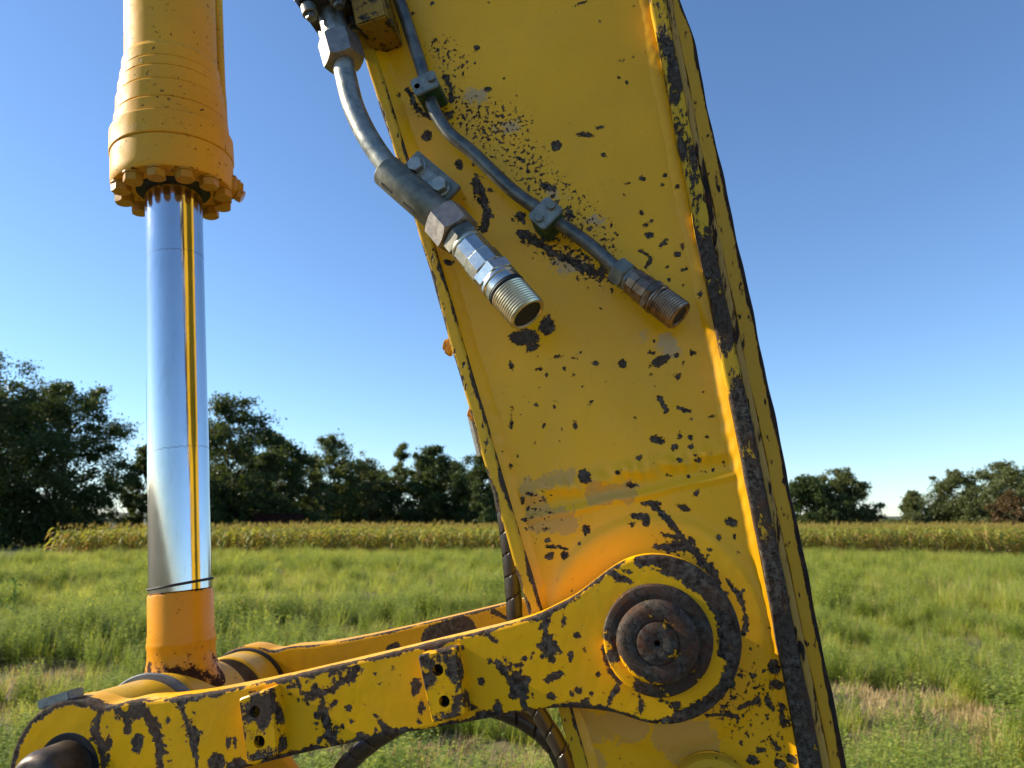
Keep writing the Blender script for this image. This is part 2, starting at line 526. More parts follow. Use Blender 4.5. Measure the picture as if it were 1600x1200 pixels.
def tuft_weed(seed, n_, h, spread):
    q = random.Random(seed); V, F, MI = [], [], []
    for i in range(n_):
        r_ = spread * math.sqrt(q.random()); a = q.random() * 6.283
        x, y = r_ * math.cos(a), r_ * math.sin(a)
        hh = h * q.uniform(.55, 1.15); az = q.random() * 6.283; ln = hh * q.uniform(.05, .3)
        blade(V, F, MI, (x, y, 0), az, hh, ln, .0028, 0, 3)
        nl = int(hh * 60)
        for j in range(nl):
            t = .15 + .85 * (j + q.random()) / nl
            bx, by, bz = x + math.cos(az) * ln * t ** 1.8, y + math.sin(az) * ln * t ** 1.8, hh * t
            la = q.random() * 6.283; L = q.uniform(.030, .065) * (1.25 - .6 * t)
            tz = q.uniform(-.4, .7)
            c, s = math.cos(la), math.sin(la)
            i0 = len(V)
            V += [(bx, by, bz), (bx + c * L * .55 - s * L * .28, by + s * L * .55 + c * L * .28, bz + tz * L * .5), (bx + c * L, by + s * L, bz + tz * L * .7), (bx + c * L * .55 + s * L * .28, by + s * L * .55 - c * L * .28, bz + tz * L * .5)]
            F.append((i0, i0 + 1, i0 + 2, i0 + 3)); MI.append(1 if t > .72 and q.random() < .6 else 0)
    return V, F, MI
src = bpy.data.collections.new('tuft_sources')          # not linked to the scene: only instanced
def source(name, geo, mats):
    o = bpy.data.objects.new(name, quads_mesh(name, *geo[:2], mats, geo[2]))
    src.objects.link(o)
for i in range(3): source('a%d_grass' % i, tuft_grass(10 + i, 62, .42, .16, .14, .0042), [M['grass'], M['straw']])
for i in range(3): source('b%d_weed' % i, tuft_weed(20 + i, 15, .50, .15), [M['weed'], M['tip']])
for i in range(2): source('c%d_straw' % i, tuft_grass(30 + i, 60, .13, .20, .92, .003), [M['grass'], M['straw']])
for i in range(2): source('d%d_tall' % i, tuft_grass(40 + i, 70, .75, .18, .12, .005), [M['grass'], M['straw']])
for i in range(2): source('e%d_short' % i, tuft_grass(50 + i, 70, .20, .2, .50, .003), [M['grass'], M['straw']])
def instancer(name, pts, rz, sc, ix, coll, label, cat, tilt=.12):
    me = bpy.data.meshes.new(name)
    me.from_pydata([tuple(p) for p in pts], [], [])
    for nm, ty, arr in (('rz', 'FLOAT', rz), ('sc', 'FLOAT', sc), ('ix', 'INT', ix), ('tl', 'FLOAT', rng.normal(0, tilt, len(pts)))):
        a = me.attributes.new(nm, ty, 'POINT'); a.data.foreach_set('value', np.asarray(arr, dtype=np.int32 if ty == 'INT' else np.float32))
    o = bpy.data.objects.new(name, me)
    link(o)
    ng = bpy.data.node_groups.new(name, 'GeometryNodeTree')
    ng.interface.new_socket('Geometry', in_out='INPUT', socket_type='NodeSocketGeometry')
    ng.interface.new_socket('Geometry', in_out='OUTPUT', socket_type='NodeSocketGeometry')
    nd = ng.nodes
    gi, go = nd.new('NodeGroupInput'), nd.new('NodeGroupOutput')
    mp_ = nd.new('GeometryNodeMeshToPoints'); ins = nd.new('GeometryNodeInstanceOnPoints'); ci = nd.new('GeometryNodeCollectionInfo')
    ci.inputs['Collection'].default_value = coll
    ci.inputs['Separate Children'].default_value = True
    ci.inputs['Reset Children'].default_value = True
    def at(nm, ty):
        a = nd.new('GeometryNodeInputNamedAttribute'); a.data_type = ty; a.inputs['Name'].default_value = nm
        return a.outputs['Attribute']
    cx = nd.new('ShaderNodeCombineXYZ')
    L = ng.links.new
    L(at('rz', 'FLOAT'), cx.inputs[2]); L(at('tl', 'FLOAT'), cx.inputs[0])
    L(gi.outputs[0], mp_.inputs[0]); L(mp_.outputs[0], ins.inputs['Points']); L(ci.outputs[0], ins.inputs['Instance'])
    ins.inputs['Pick Instance'].default_value = True
    L(at('ix', 'INT'), ins.inputs['Instance Index'])
    rt = nd.new('FunctionNodeEulerToRotation'); L(cx.outputs[0], rt.inputs[0]); L(rt.outputs[0], ins.inputs['Rotation'])
    L(at('sc', 'FLOAT'), ins.inputs['Scale'])
    L(ins.outputs[0], go.inputs[0])
    md = o.modifiers.new('scatter', 'NODES'); md.node_group = ng
    return tag(o, label, cat, kind='stuff')
def gp(px, py):
    d = ray(px, py)
    q = CAM + d * (-CAMZ / d.z)
    return q.x, q.y
bare = [(*gp(20, 1068), 1.0, .9), (*gp(1395, 1115), 1.3, .6), (*gp(1330, 1090), 1.0, .5), (*gp(1430, 1165), .8, .25), (*gp(720, 1195), 1.1, .55), (*gp(560, 1198), .9, .5), (*gp(1400, 1180), .5, .2), (*gp(20, 1130), .7, .5)]
mown = [(*gp(1450, 920), 5.0, 1.2), (*gp(520, 940), 3.5, .9), (*gp(700, 905), 5, 1.1), (*gp(390, 915), 2.6, 1.5), (*gp(400, 958), 1.9, .8), (*gp(1330, 945), 4.0, .7), (*gp(60, 905), 1.6, 1.0), (*gp(640, 1000), 3.0, .5)]
def in_patch(x, y, lst, soft=0):
    v = 9.0
    for cx, cy, a, c in lst: v = min(v, math.hypot((x - cx) / a, (y - cy) / c))
    return v
def lump(x, y): return math.sin(x * .9 + 1.3) * math.sin(y * .7) + .6 * math.sin(x * 2.1 + y * 1.3) + .5 * math.sin(x * .33 - y * .41 + 2)
pts, rz, sc_, ix = [], [], [], []
rr_ = random.Random(5)
def scatter(r0, r1, dens, big=1.0):
    half = R(40)
    area = half * (r1 * r1 - r0 * r0)
    for i in range(int(area * dens)):
        r_ = math.sqrt(rr_.uniform(r0 * r0, r1 * r1)); a = rr_.uniform(-half, half) + YAW
        x, y = -math.sin(a) * r_, math.cos(a) * r_
        pb_, pm = in_patch(x, y, bare), in_patch(x, y, mown)
        lm = lump(x, y)
        side = (a - YAW) / half                  # +1 is the left edge of the view
        q = rr_.random()
        if pb_ < 1 + .25 * lm:
            if q < .72: k = 6 + rr_.randrange(2)
            elif q < .80: k = 8 + rr_.randrange(2)
            else: continue
            s = rr_.uniform(.7, 1.1)
        elif pm < 1 + .2 * lm:
            k = (6 if q < .3 else 8) + rr_.randrange(2) if q < .9 else rr_.randrange(3); s = rr_.uniform(.7, 1.05)
        else:
            pw = .62 + .22 * side + .16 * lm - .15 * (r_ > 16)
            if q < pw: k = 3 + rr_.randrange(3)
            elif q < .9: k = rr_.randrange(3)
            elif q < .95: k = 8 + rr_.randrange(2)
            else: k = 10 + rr_.randrange(2) if False else rr_.randrange(3)
            s = rr_.uniform(.50, 1.02) * (1 + .22 * lm)
            if r_ > 16 and rr_.random() < .25: k = 8 - 2 + rr_.randrange(2) if False else k
        pts.append((x, y, -.01)); rz.append(rr_.random() * 6.283); sc_.append(s * big); ix.append(k)
# collection children are picked in alphabetical order: a0-2 grass, b0-2 weed, c0-1 straw, d0-1 tall, e0-1 short
REMAP = {0: 0, 1: 1, 2: 2, 3: 3, 4: 4, 5: 5, 6: 6, 7: 7, 8: 10, 9: 11}
scatter(3.2, 9, 36)
scatter(9, 16, 21)
scatter(16, 27, 13, 1.15)
scatter(27, 38, 8, 1.2)
ix = [REMAP[k] for k in ix]
# tall grass along the corn's edge and in a clump at the right
for i in range(1300):
    a = rr_.uniform(-R(40), R(33)) + YAW; r_ = rr_.gauss(35.4, 1.0)
    pts.append((-math.sin(a) * r_, math.cos(a) * r_, 0)); rz.append(rr_.random() * 6.283); sc_.append(rr_.uniform(.45, .8)); ix.append(8 + rr_.randrange(2))
for i in range(26):
    c = gp(1570, 965)
    pts.append((c[0] + rr_.gauss(0, .45), c[1] + rr_.gauss(0, .45), 0)); rz.append(rr_.random() * 6.283); sc_.append(rr_.uniform(.7, 1.05)); ix.append(8 + rr_.randrange(2))
instancer('grass', pts, rz, sc_, ix, src, 'wild green grass, leafy weeds and dry straw covering the field', 'grass')

# ------------------------------------------------------------------ corn field
csrc = bpy.data.collections.new('corn_sources')
def corn_plant(seed, h):
    q = random.Random(seed); V, F, MI = [], [], []
    for a in (0, 1.57): blade(V, F, MI, (0, 0, 0), a, h, .03, .016, 0, 3)
    az = q.random() * 6.283
    nl = 11
    for i in range(nl):
        t = .12 + .80 * i / nl
        L = q.uniform(.45, .75) * (1 - .45 * abs(t - .5))
        a = az + (i % 2) * math.pi + q.uniform(-.5, .5)
        i0 = len(V); dx, dy = math.cos(a), math.sin(a)
        for k in range(6):
            u = k / 5
            out = L * u * (1 - .18 * u); z = h * t + L * (.75 * u - 1.15 * u * u) * q.uniform(.9, 1.1)
            w = .042 * math.sin(math.pi * (.12 + .86 * u)) 
            V.append((dx * out - dy * w, dy * out + dx * w, z + .015)); V.append((dx * out + dy * w, dy * out - dx * w, z - .015))
        dry = 1 if (q.random() < (.75 - t * .9)) else 0
        for k in range(5):
            b0 = i0 + 2 * k
            F.append((b0, b0 + 1, b0 + 3, b0 + 2)); MI.append(dry)
    for i in range(6): blade(V, F, MI, (0, 0, h * .93), i * 1.05, .24, .10, .008, i % 2, 3)
    return V, F, MI
for i in range(5):
    o = bpy.data.objects.new('corn%d' % i, quads_mesh('corn', *(lambda g: (g[0], g[1], [M['corn'], M['corn_dry']], g[2]))(corn_plant(60 + i, 1.33 + .04 * i))))
    csrc.objects.link(o)
cp, cr, cs, ci_ = [], [], [], []
for row in range(16):
    for i in range(480):
        lat = -40 + i * .17 + rr_.gauss(0, .04)
        fwd = 36.2 + row * .75 + rr_.gauss(0, .08)
        x = _r.x * lat + _h.x * fwd; y = _r.y * lat + _h.y * fwd
        if lat < -22.0 + row * .25 + rr_.gauss(0, .4): continue
        if lat > 52: continue
        cp.append((x, y, 0)); cr.append(rr_.random() * 6.283); cs.append(rr_.gauss(1.0, .06)); ci_.append(rr_.randrange(5))
instancer('corn_field', cp, cr, cs, ci_, csrc, 'strip of ripening yellow-green corn across the field', 'corn', .05)

# ------------------------------------------------------------------ trees
M['bark'] = plain('bark', (.055, .042, .03), .9, .4, 4)
M['lf_dark'] = leaf_mat('dark_oak_leaf', (.026, .050, .013), (.072, .098, .024), .4, .55, False, .25)
M['lf_mid'] = leaf_mat('mid_green_leaf', (.045, .075, .018), (.12, .145, .035), .45, .55, False, .25)
M['lf_pale'] = leaf_mat('pale_green_leaf', (.050, .075, .024), (.13, .14, .045), .45, .55, False, .25)
M['lf_olive'] = leaf_mat('olive_leaf', (.050, .075, .024), (.13, .145, .05), .42, .55, False, .25)
M['lf_rust'] = leaf_mat('rusty_leaf', (.07, .055, .022), (.16, .10, .04), .4, .55, False, .25)
M['lf_red'] = leaf_mat('reddish_leaf', (.10, .028, .03), (.20, .06, .05), .4, .55, False, .25)
def tree(name, px, top, hw, dist, mat, label, seed, n_clump=130, per=85, leaf=.16, form='round', low=.06, gap=.0, group='trees at the edge of the field', hrow=.9):
    """trunk with limbs, crown of leaf clumps; px: picture column, top: picture row of the tip, hw: half width in picture points"""
    q = np.random.default_rng(seed)
    base = pol(px, dist)
    mpp = dist / FPX * 1.02
    h = CAMZ + (814 - top) * dist / FPX * 1.0
    w = hw * mpp * 1.12
    n_clump = int(n_clump * 1.5)
    per = int(per * 1.5); leaf = leaf * .68
    t = thing(name, base, label, 'tree' if name != 'bush' else 'bush', group)
    # envelope: radius as function of relative height
    def env(u):
        if form == 'round': return np.clip(np.sin(np.pi * np.clip(u * .88 + .12, 0, 1)) ** .55, 0, 1) * (.80 + .25 * (1 - u))
        if form == 'cone': return np.clip(1 - u, 0, 1) ** .75 * (.35 + .65 * np.minimum(1, u * 8 + .4))
        if form == 'tall': return np.clip(np.sin(np.pi * np.clip(u * .80 + .20, 0, 1)) ** .8, 0, 1)
        if form == 'bushy': return np.clip(1 - u ** 3.0, 0, 1)
    lob = q.uniform(0, 6.283, 6)
    cl, crs, tips = [], [], []
    nb = 26 if form in ('round', 'tall') else 16
    def rad_at(u, a):
        return float(env(np.array(min(max(u, 0), 1)))) * (1 + .20 * math.sin(2 * a + lob[0] + 5 * u) + .14 * math.sin(3 * a + lob[1] - 7 * u))
    for i in range(nb):                          # leafy boughs reaching to and past the outline
        u = (i + q.random()) / nb; a = i * 2.399 + q.normal(0, .35)
        reach = q.uniform(.78, 1.16)
        e = rad_at(u, a) * reach * w
        tipp = np.array([e * math.cos(a), e * math.sin(a), h * (low + (1 - low) * min(u * q.uniform(.95, 1.04), .985))])
        tips.append(tipp)
        st = np.array([0, 0, max(.1 * h, tipp[2] - .75 * e)])
        for k_ in range(int(n_clump * .72 / nb) + 1):
            tt = q.uniform(.42, 1.0)
            c0 = st + (tipp - st) * tt + q.normal(0, .095 * w, 3)
            cl.append(c0); crs.append(w * q.uniform(.07, .19))
    while len(cl) < n_clump:                     # inner and lower fill
        u = q.random() ** 1.3 * .85; a = q.random() * 6.283
        rr = rad_at(u, a) * math.sqrt(q.uniform(.0, .62))
        c0 = np.array([rr * w * math.cos(a), rr * w * math.sin(a), h * (low + (1 - low) * u)])
        if gap and math.sin(c0[0] / w * 5 + lob[3]) * math.sin(c0[2] / h * 11 + lob[4]) > .75 - gap: 
            if q.random() < .8: continue
        cl.append(c0); crs.append(w * q.uniform(.10, .20))
    cl = np.array(cl); crs = np.array(crs)
    V = []
    for (x, y, z), cr_ in zip(cl, crs):
        d = q.normal(0, 1, (per, 3)); d /= np.linalg.norm(d, axis=1, keepdims=True)
        p = np.array([x, y, z]) + d * (cr_ * (.35 + .95 * np.abs(q.normal(0, .55, (per, 1))))) * np.array([1, 1, .78])
        V.append(p)
    C = np.concatenate(V)
    C = C[C[:, 2] < h * (1.03 + .02 * q.normal(0, 1, len(C)))]
    C[:, 2] = np.maximum(C[:, 2], .15)
    nL = len(C)
    s = leaf * q.uniform(.6, 1.35, nL)
    a = q.normal(0, 1, (nL, 3)); a /= np.linalg.norm(a, axis=1, keepdims=True)
    c = q.normal(0, 1, (nL, 3)); c -= a * (c * a).sum(1, keepdims=True); c /= np.linalg.norm(c, axis=1, keepdims=True)
    a *= s[:, None]; c *= (s * .62)[:, None]
    Vv = np.stack([C - a, C + c * .9 - a * .1, C + a, C - c * .9 + a * .1], 1).reshape(-1, 3) + np.array([base.x, base.y, 0])
    me = bpy.data.meshes.new('crown')
    me.vertices.add(nL * 4); me.vertices.foreach_set('co', Vv.astype(np.float32).ravel())
    me.loops.add(nL * 4); me.loops.foreach_set('vertex_index', np.arange(nL * 4, dtype=np.int32))
    me.polygons.add(nL); me.polygons.foreach_set('loop_start', np.arange(0, nL * 4, 4, dtype=np.int32))
    me.materials.append(mat); me.update(calc_edges=True); me.validate()
    link(bpy.data.objects.new('crown', me), t)
    # trunk and limbs
    V, F = [], []
    def add(g):
        n0 = len(V); V.extend(g[0]); F.extend([tuple(i + n0 for i in f_) for f_ in g[1]])
    B = Vector(base)
    r0 = .035 * h * .55
    hz = h * .72
    pts_ = [B + Vector((0, 0, -.2)), B + Vector((.01 * h * math.sin(seed), .01 * h, h * .22)), B + Vector((.02 * h * math.cos(seed), -.01 * h, h * .46)), B + Vector((0, 0, hz))]
    pp_ = spline(pts_, 5)
    add(tube_geo(pp_, [r0 * (1 - .82 * i / (len(pp_) - 1)) for i in range(len(pp_))], 8))
    for tp in tips:
        e = B + Vector(tp.tolist())
        s0_ = B + Vector((0, 0, min(hz * .95, max(.12 * h, e.z * q.uniform(.45, .75)))))
        mid_ = (s0_ + e) / 2 + Vector((0, 0, -.02 * h))
        add(tube_geo(spline([s0_, mid_, e], 3), [r0 * .34, r0 * .30, r0 * .25, r0 * .2, r0 * .15, r0 * .1, r0 * .06], 5))
    part('trunk', V, F, M['bark'], t, 50)
    return t
GL = 'trees at the left field edge'; GM = 'trees behind the corn'; GR = 'trees on the right horizon'
tree('oak_tree', -70, 605, 100, 60, M['lf_dark'], 'big dark oak cut off by the left edge of the picture', 1, 210, 120, .15, low=.02, group=GL)
tree('oak_tree', 92, 628, 84, 61, M['lf_dark'], 'dark spreading oak at the left with ragged branches against the sky', 2, 190, 110, .15, low=.0, gap=.25, group=GL)
tree('oak_tree', 15, 640, 100, 66, M['lf_dark'], 'dense dark tree low behind the left oaks', 3, 170, 100, .17, low=.0, group=GL)
tree('broadleaf_tree', 222, 712, 42, 66, M['lf_dark'], 'small dark tree just left of the chrome rod', 4, 90, 90, .18, low=.0, gap=.2, group=GM)
tree('broadleaf_tree', 350, 640, 82, 64, M['lf_dark'], 'tall dark tree just right of the chrome rod', 5, 190, 110, .18, low=.0, gap=.2, group=GM)
tree('broadleaf_tree', 428, 688, 64, 68, M['lf_dark'], 'dark rounded tree right of the tallest dark tree', 6, 140, 100, .18, low=.0, group=GM)
tree('broadleaf_tree', 512, 690, 56, 72, M['lf_mid'], 'airy pale-topped tree in the middle of the row', 7, 150, 85, .17, 'round', low=.0, gap=.2, group=GM)
tree('broadleaf_tree', 572, 716, 44, 74, M['lf_olive'], 'thin brownish tree between the pale tree and the spire', 8, 80, 80, .17, low=.0, gap=.4, group=GM)
tree('poplar_tree', 622, 694, 30, 76, M['lf_mid'], 'narrow pointed spire-like tree', 9, 80, 80, .16, 'cone', low=.0, group=GM)
tree('broadleaf_tree', 675, 700, 54, 72, M['lf_dark'], 'dense dark tree left of the arm with a pointed top', 10, 150, 100, .18, 'tall', low=.0, group=GM)
tree('broadleaf_tree', 752, 716, 64, 70, M['lf_dark'], 'dense dark tree partly hidden by the arm', 11, 150, 100, .18, low=.0, group=GM)
tree('bush', 400, 722, 125, 78, M['lf_dark'], 'dark hedge growth under the tall middle trees', 12, 190, 110, .2, 'bushy', low=.0, group=GM)
tree('bush', 590, 738, 100, 80, M['lf_dark'], 'dark undergrowth below the spire-like tree', 13, 150, 95, .2, 'bushy', low=.0, gap=.2, group=GM)
tree('bush', 715, 728, 90, 78, M['lf_dark'], 'dark undergrowth just left of the arm', 25, 140, 95, .2, 'bushy', low=.0, group=GM)
tree('broadleaf_tree', 1262, 752, 50, 92, M['lf_dark'], 'rounded dark tree touching the right edge of the arm', 14, 140, 90, .22, low=.0, group=GR)
tree('broadleaf_tree', 1322, 744, 44, 95, M['lf_olive'], 'grey-green rounded tree with gaps, right of the arm', 15, 130, 80, .22, low=.0, gap=.3, group=GR)
tree('bush', 1350, 800, 26, 98, M['lf_dark'], 'low dark bush at the foot of the grey-green tree', 16, 50, 70, .22, 'bushy', low=.0, group=GR)
tree('broadleaf_tree', 1430, 776, 30, 104, M['lf_olive'], 'small pointed tree alone before the right-hand group', 17, 90, 80, .2, 'cone', low=.0, group=GR)
tree('broadleaf_tree', 1496, 750, 46, 98, M['lf_olive'], 'olive feathery tree at the left of the right-hand group', 18, 130, 85, .2, 'tall', low=.0, gap=.3, group=GR)
tree('broadleaf_tree', 1575, 742, 56, 94, M['lf_olive'], 'tallest olive tree at the right edge of the picture', 19, 160, 90, .2, 'round', low=.0, gap=.3, group=GR)
tree('bush', 1580, 778, 30, 88, M['lf_rust'], 'rusty brown bush before the tallest right-hand tree', 20, 70, 80, .18, 'round', low=.0, group=GR)
tree('bush', 1500, 795, 60, 101, M['lf_dark'], 'dark undergrowth below the olive feathery tree', 21, 80, 80, .22, 'bushy', low=.0, group=GR)
tree('bush', 1384, 818, 14, 120, M['lf_red'], 'small reddish bush low in the gap between right-hand trees', 22, 30, 60, .2, 'bushy', low=.0, group=GR)
tree('bush', 1388, 812, 26, 190, M['lf_olive'], 'distant round bush filling the gap between right-hand trees', 23, 40, 60, .4, 'bushy', low=.0, group=GR)
tree('bush', 420, 838, 30, 44.2, M['lf_mid'], 'leafy green bush at the edge of the corn right of the rod', 24, 60, 70, .06, 'bushy', low=.0, group='plants at the corn edge')
# barn roof half hidden in the trees
bn = thing('barn', pol(436, 61), 'dark red-brown barn roof low in front of the middle trees', 'barn')
M['roof'] = plain('barn_roof_tiles', (.028, .010, .006), .9, .3, 3)
M['roof'].node_tree.nodes['Principled BSDF'].inputs['Specular IOR Level'].default_value = 0.05
M['bwall'] = plain('barn_boards', (.02, .014, .010), .9, .3, 3)
bm0 = Matrix.Translation(pol(436, 61)) @ Matrix.Rotation(YAW + R(16), 4, 'Z')
box('wall', bm0 @ Matrix.Translation((0, 0, .75)), (1.6, 1.2, .75), M['bwall'], bn, .02)
part('roof', [tuple(bm0 @ Vector(q)) for q in ((-1.85, -1.45, 1.4), (1.85, -1.45, 1.4), (1.85, 0, 2.15), (-1.85, 0, 2.15), (-1.85, 1.45, 1.4), (1.85, 1.45, 1.4), (-1.85, -1.45, 1.5), (1.85, -1.45, 1.5), (1.85, 0, 2.27), (-1.85, 0, 2.27), (-1.85, 1.45, 1.5), (1.85, 1.45, 1.5))],
     [(0, 1, 2, 3), (3, 2, 5, 4), (6, 9, 8, 7), (9, 10, 11, 8), (0, 6, 7, 1), (4, 5, 11, 10), (0, 3, 9, 6), (3, 4, 10, 9), (1, 7, 8, 2), (2, 8, 11, 5)], M['roof'], bn)
# broad-leaved weed in the left foreground
wd = thing('leafy_weed', (*gp(15, 985), 0), 'bright broad-leaved weed standing at the left edge of the grass', 'weed')
M['wleaf'] = leaf_mat('broad_weed_leaf', (.08, .15, .02), (.14, .24, .04), .5, .45, False)
wb = Vector((*gp(15, 985), 0))
tube('stem', [wb, wb + Vector((.02, 0, .35)), wb + Vector((.0, 0, .78))], .008, M['wleaf'], wd, 6)
for i in range(11):
    a = i * 2.4; z = .25 + .052 * i; L = .17 - .006 * i
    c, s = math.cos(a), math.sin(a)
    b0 = wb + Vector((0, 0, z))
    V = [b0, b0 + Vector((c * L * .4 - s * L * .38, s * L * .4 + c * L * .38, .05)), b0 + Vector((c * L, s * L, -.01)), b0 + Vector((c * L * .4 + s * L * .38, s * L * .4 - c * L * .38, .05)), b0 + Vector((c * L * .5, s * L * .5, .03))]
    part('leaf', [tuple(v) for v in V], [(0, 4, 1), (1, 4, 2), (2, 4, 3), (3, 4, 0)], M['wleaf'], wd)

# ------------------------------------------------------------------ worn plates: outlines, distance to chips
YM = 0.983                       # middle plane of arm, rod and links
Y_LF, LT = 0.775, 0.045          # near link: front face, thickness
Y_AF, Y_FE = 0.838, 0.823        # arm side plate, flange edge in front of it

def xz(px, py, Y):
    p = P(px, py, Y)
    return (p.x, p.z)
def ell(zoom, Y, items):
    ox, oy, s = zoom
    out = []
    for it in items:
        cx, cy, rx = it[:3]
        ry = it[3] if len(it) > 3 else rx
        rot = it[4] if len(it) > 4 else 0
        c = xz(ox + cx * s, oy + cy * s, Y)
        k = px2m(ox + cx * s, oy + cy * s, Y) * s
        out.append(('e', c[0], c[1], rx * k, ry * k, R(-rot)))
    return out
def chain(zoom, Y, pts, r):
    ox, oy, s = zoom
    k = px2m(ox + pts[0][0] * s, oy + pts[0][1] * s, Y) * s * r
    q = [xz(ox + a * s, oy + b_ * s, Y) for a, b_ in pts]
    out = []
    for i in range(len(q) - 1):
        out.append(('c', *q[i], *q[i + 1], k * (1 if k < .004 else .62)))
        if k >= .004:                         # ragged flakes along wide scars
            L_ = math.hypot(q[i + 1][0] - q[i][0], q[i + 1][1] - q[i][1])
            for _ in range(int(5 + L_ / k * 3.5)):
                t = random.random()
                out.append(('e', q[i][0] + (q[i + 1][0] - q[i][0]) * t + random.gauss(0, .62 * k), q[i][1] + (q[i + 1][1] - q[i][1]) * t + random.gauss(0, .62 * k),
                            k * random.uniform(.18, .62), k * random.uniform(.12, .45), random.uniform(0, 3.1)))
    return out
def sdf(X, Z, prims):
    d = np.full(X.shape, 0.05)
    for p in prims:
        if p[0] == 'e':
            _, cx, cz, rx, rz, rot = p
            dx, dz = X - cx, Z - cz
            u = dx * math.cos(rot) + dz * math.sin(rot)
            v = -dx * math.sin(rot) + dz * math.cos(rot)
            q = (np.sqrt((u / rx) ** 2 + (v / rz) ** 2) - 1) * min(rx, rz)
        else:
            _, x1, z1, x2, z2, r_ = p
            ex, ez = x2 - x1, z2 - z1
            t = np.clip(((X - x1) * ex + (Z - z1) * ez) / (ex * ex + ez * ez + 1e-12), 0, 1)
            q = np.hypot(X - x1 - t * ex, Z - z1 - t * ez) - r_
        d = np.minimum(d, q)
    return d * 1000
def interp_curve(pts, n):
    """resample a list of (x, z) evenly along its length"""
    p = np.array(pts)
    s = np.concatenate([[0], np.cumsum(np.hypot(*np.diff(p, axis=0).T))])
    t = np.linspace(0, s[-1], n)
    return np.stack([np.interp(t, s, p[:, 0]), np.interp(t, s, p[:, 1])], 1)
def smooth_curve(pts, n=10):
    return [(v.x, v.z) for v in spline([Vector((a, 0, b_)) for a, b_ in pts], n)]
def plate(name, A, B, nu, nv, Y, thick, mat, parent, bevel=0.0015, disp=None, wear=None, extra=None, wob=0.0, side=30.0):
    """solid plate parallel to the arm's side: front face is a fine grid between outline curves A and B, rounded rim, sides, back"""
    a, b_ = interp_curve(A, nv), interp_curve(B, nv)
    t = np.linspace(0, 1, nu)
    G = a[:, None, :] * (1 - t)[None, :, None] + b_[:, None, :] * t[None, :, None]      # nv, nu, 2
    idx = np.arange(nv * nu).reshape(nv, nu)
    loop = np.concatenate([idx[0, :], idx[1:, -1], idx[-1, -2::-1], idx[-2:0:-1, 0]])
    flat = G.reshape(-1, 2).copy()
    outl = flat[loop].copy()
    if wob:
        k = np.arange(len(loop))
        outl += (np.sin(k * .21 + 1)[:, None] * .5 + np.sin(k * .083)[:, None]) * wob * np.array([[1, .3]])
    prv, nxt = np.roll(outl, 1, 0), np.roll(outl, -1, 0)
    tg = nxt - prv
    nr = np.stack([tg[:, 1], -tg[:, 0]], 1)
    nr /= np.maximum(np.linalg.norm(nr, axis=1, keepdims=True), 1e-9)
    area = 0.5 * np.sum(outl[:, 0] * nxt[:, 1] - nxt[:, 0] * outl[:, 1])
    if area > 0: nr = -nr                                            # nr points inwards
    ins = {int(q): outl[i] + nr[i] * bevel for i, q in enumerate(loop)}
    a2 = np.array([ins[int(q)] for q in idx[:, 0]]); b2 = np.array([ins[int(q)] for q in idx[:, -1]])
    flat = (a2[:, None, :] * (1 - t)[None, :, None] + b2[:, None, :] * t[None, :, None]).reshape(-1, 2)
    y = np.full(len(flat), Y)
    if disp is not None: y = y - disp(flat[:, 0], flat[:, 1])
    V = [np.stack([flat[:, 0], y, flat[:, 1]], 1)]
    yl = y[loop]
    L = len(loop)
    rings = [(outl + nr * bevel * .3, yl + bevel * .3), (outl, yl + bevel), (outl, np.full(L, Y + thick - bevel)), (outl + nr * bevel, np.full(L, Y + thick))]
    for q, yy in rings: V.append(np.stack([q[:, 0], yy, q[:, 1]], 1))
    V = np.concatenate(V)
    F = []
    q = np.stack([idx[:-1, :-1], idx[:-1, 1:], idx[1:, 1:], idx[1:, :-1]], -1).reshape(-1, 4)
    base = nv * nu
    prev = loop
    allf = [q]
    for k in range(4):
        cur = base + k * L + np.arange(L)
        allf.append(np.stack([prev, cur, np.roll(cur, -1), np.roll(prev, -1)], 1))
        prev = cur
    faces = np.concatenate(allf)
    if area < 0: pass
    faces = faces.tolist() + [prev.tolist()]
    at = {}
    X, Z = V[:, 0], V[:, 2]
    if wear is not None:
        at['wear'] = wear(X, Z)
        at['wear'][len(V) - 2 * L:] = side
    for k, fn in (extra or {}).items(): at[k] = fn(X, Z)
    o = part(name, V, faces, mat, parent, 40, at)
    bm = bmesh.new(); bm.from_mesh(o.data)
    bmesh.ops.recalc_face_normals(bm, faces=bm.faces)
    bm.to_mesh(o.data); bm.free()
    o.data.set_sharp_from_angle(angle=R(40))
    return o
def path_dist(X, Z, pts):
    return sdf(X, Z, [('c', *pts[i], *pts[i + 1], 0.0) for i in range(len(pts) - 1)])

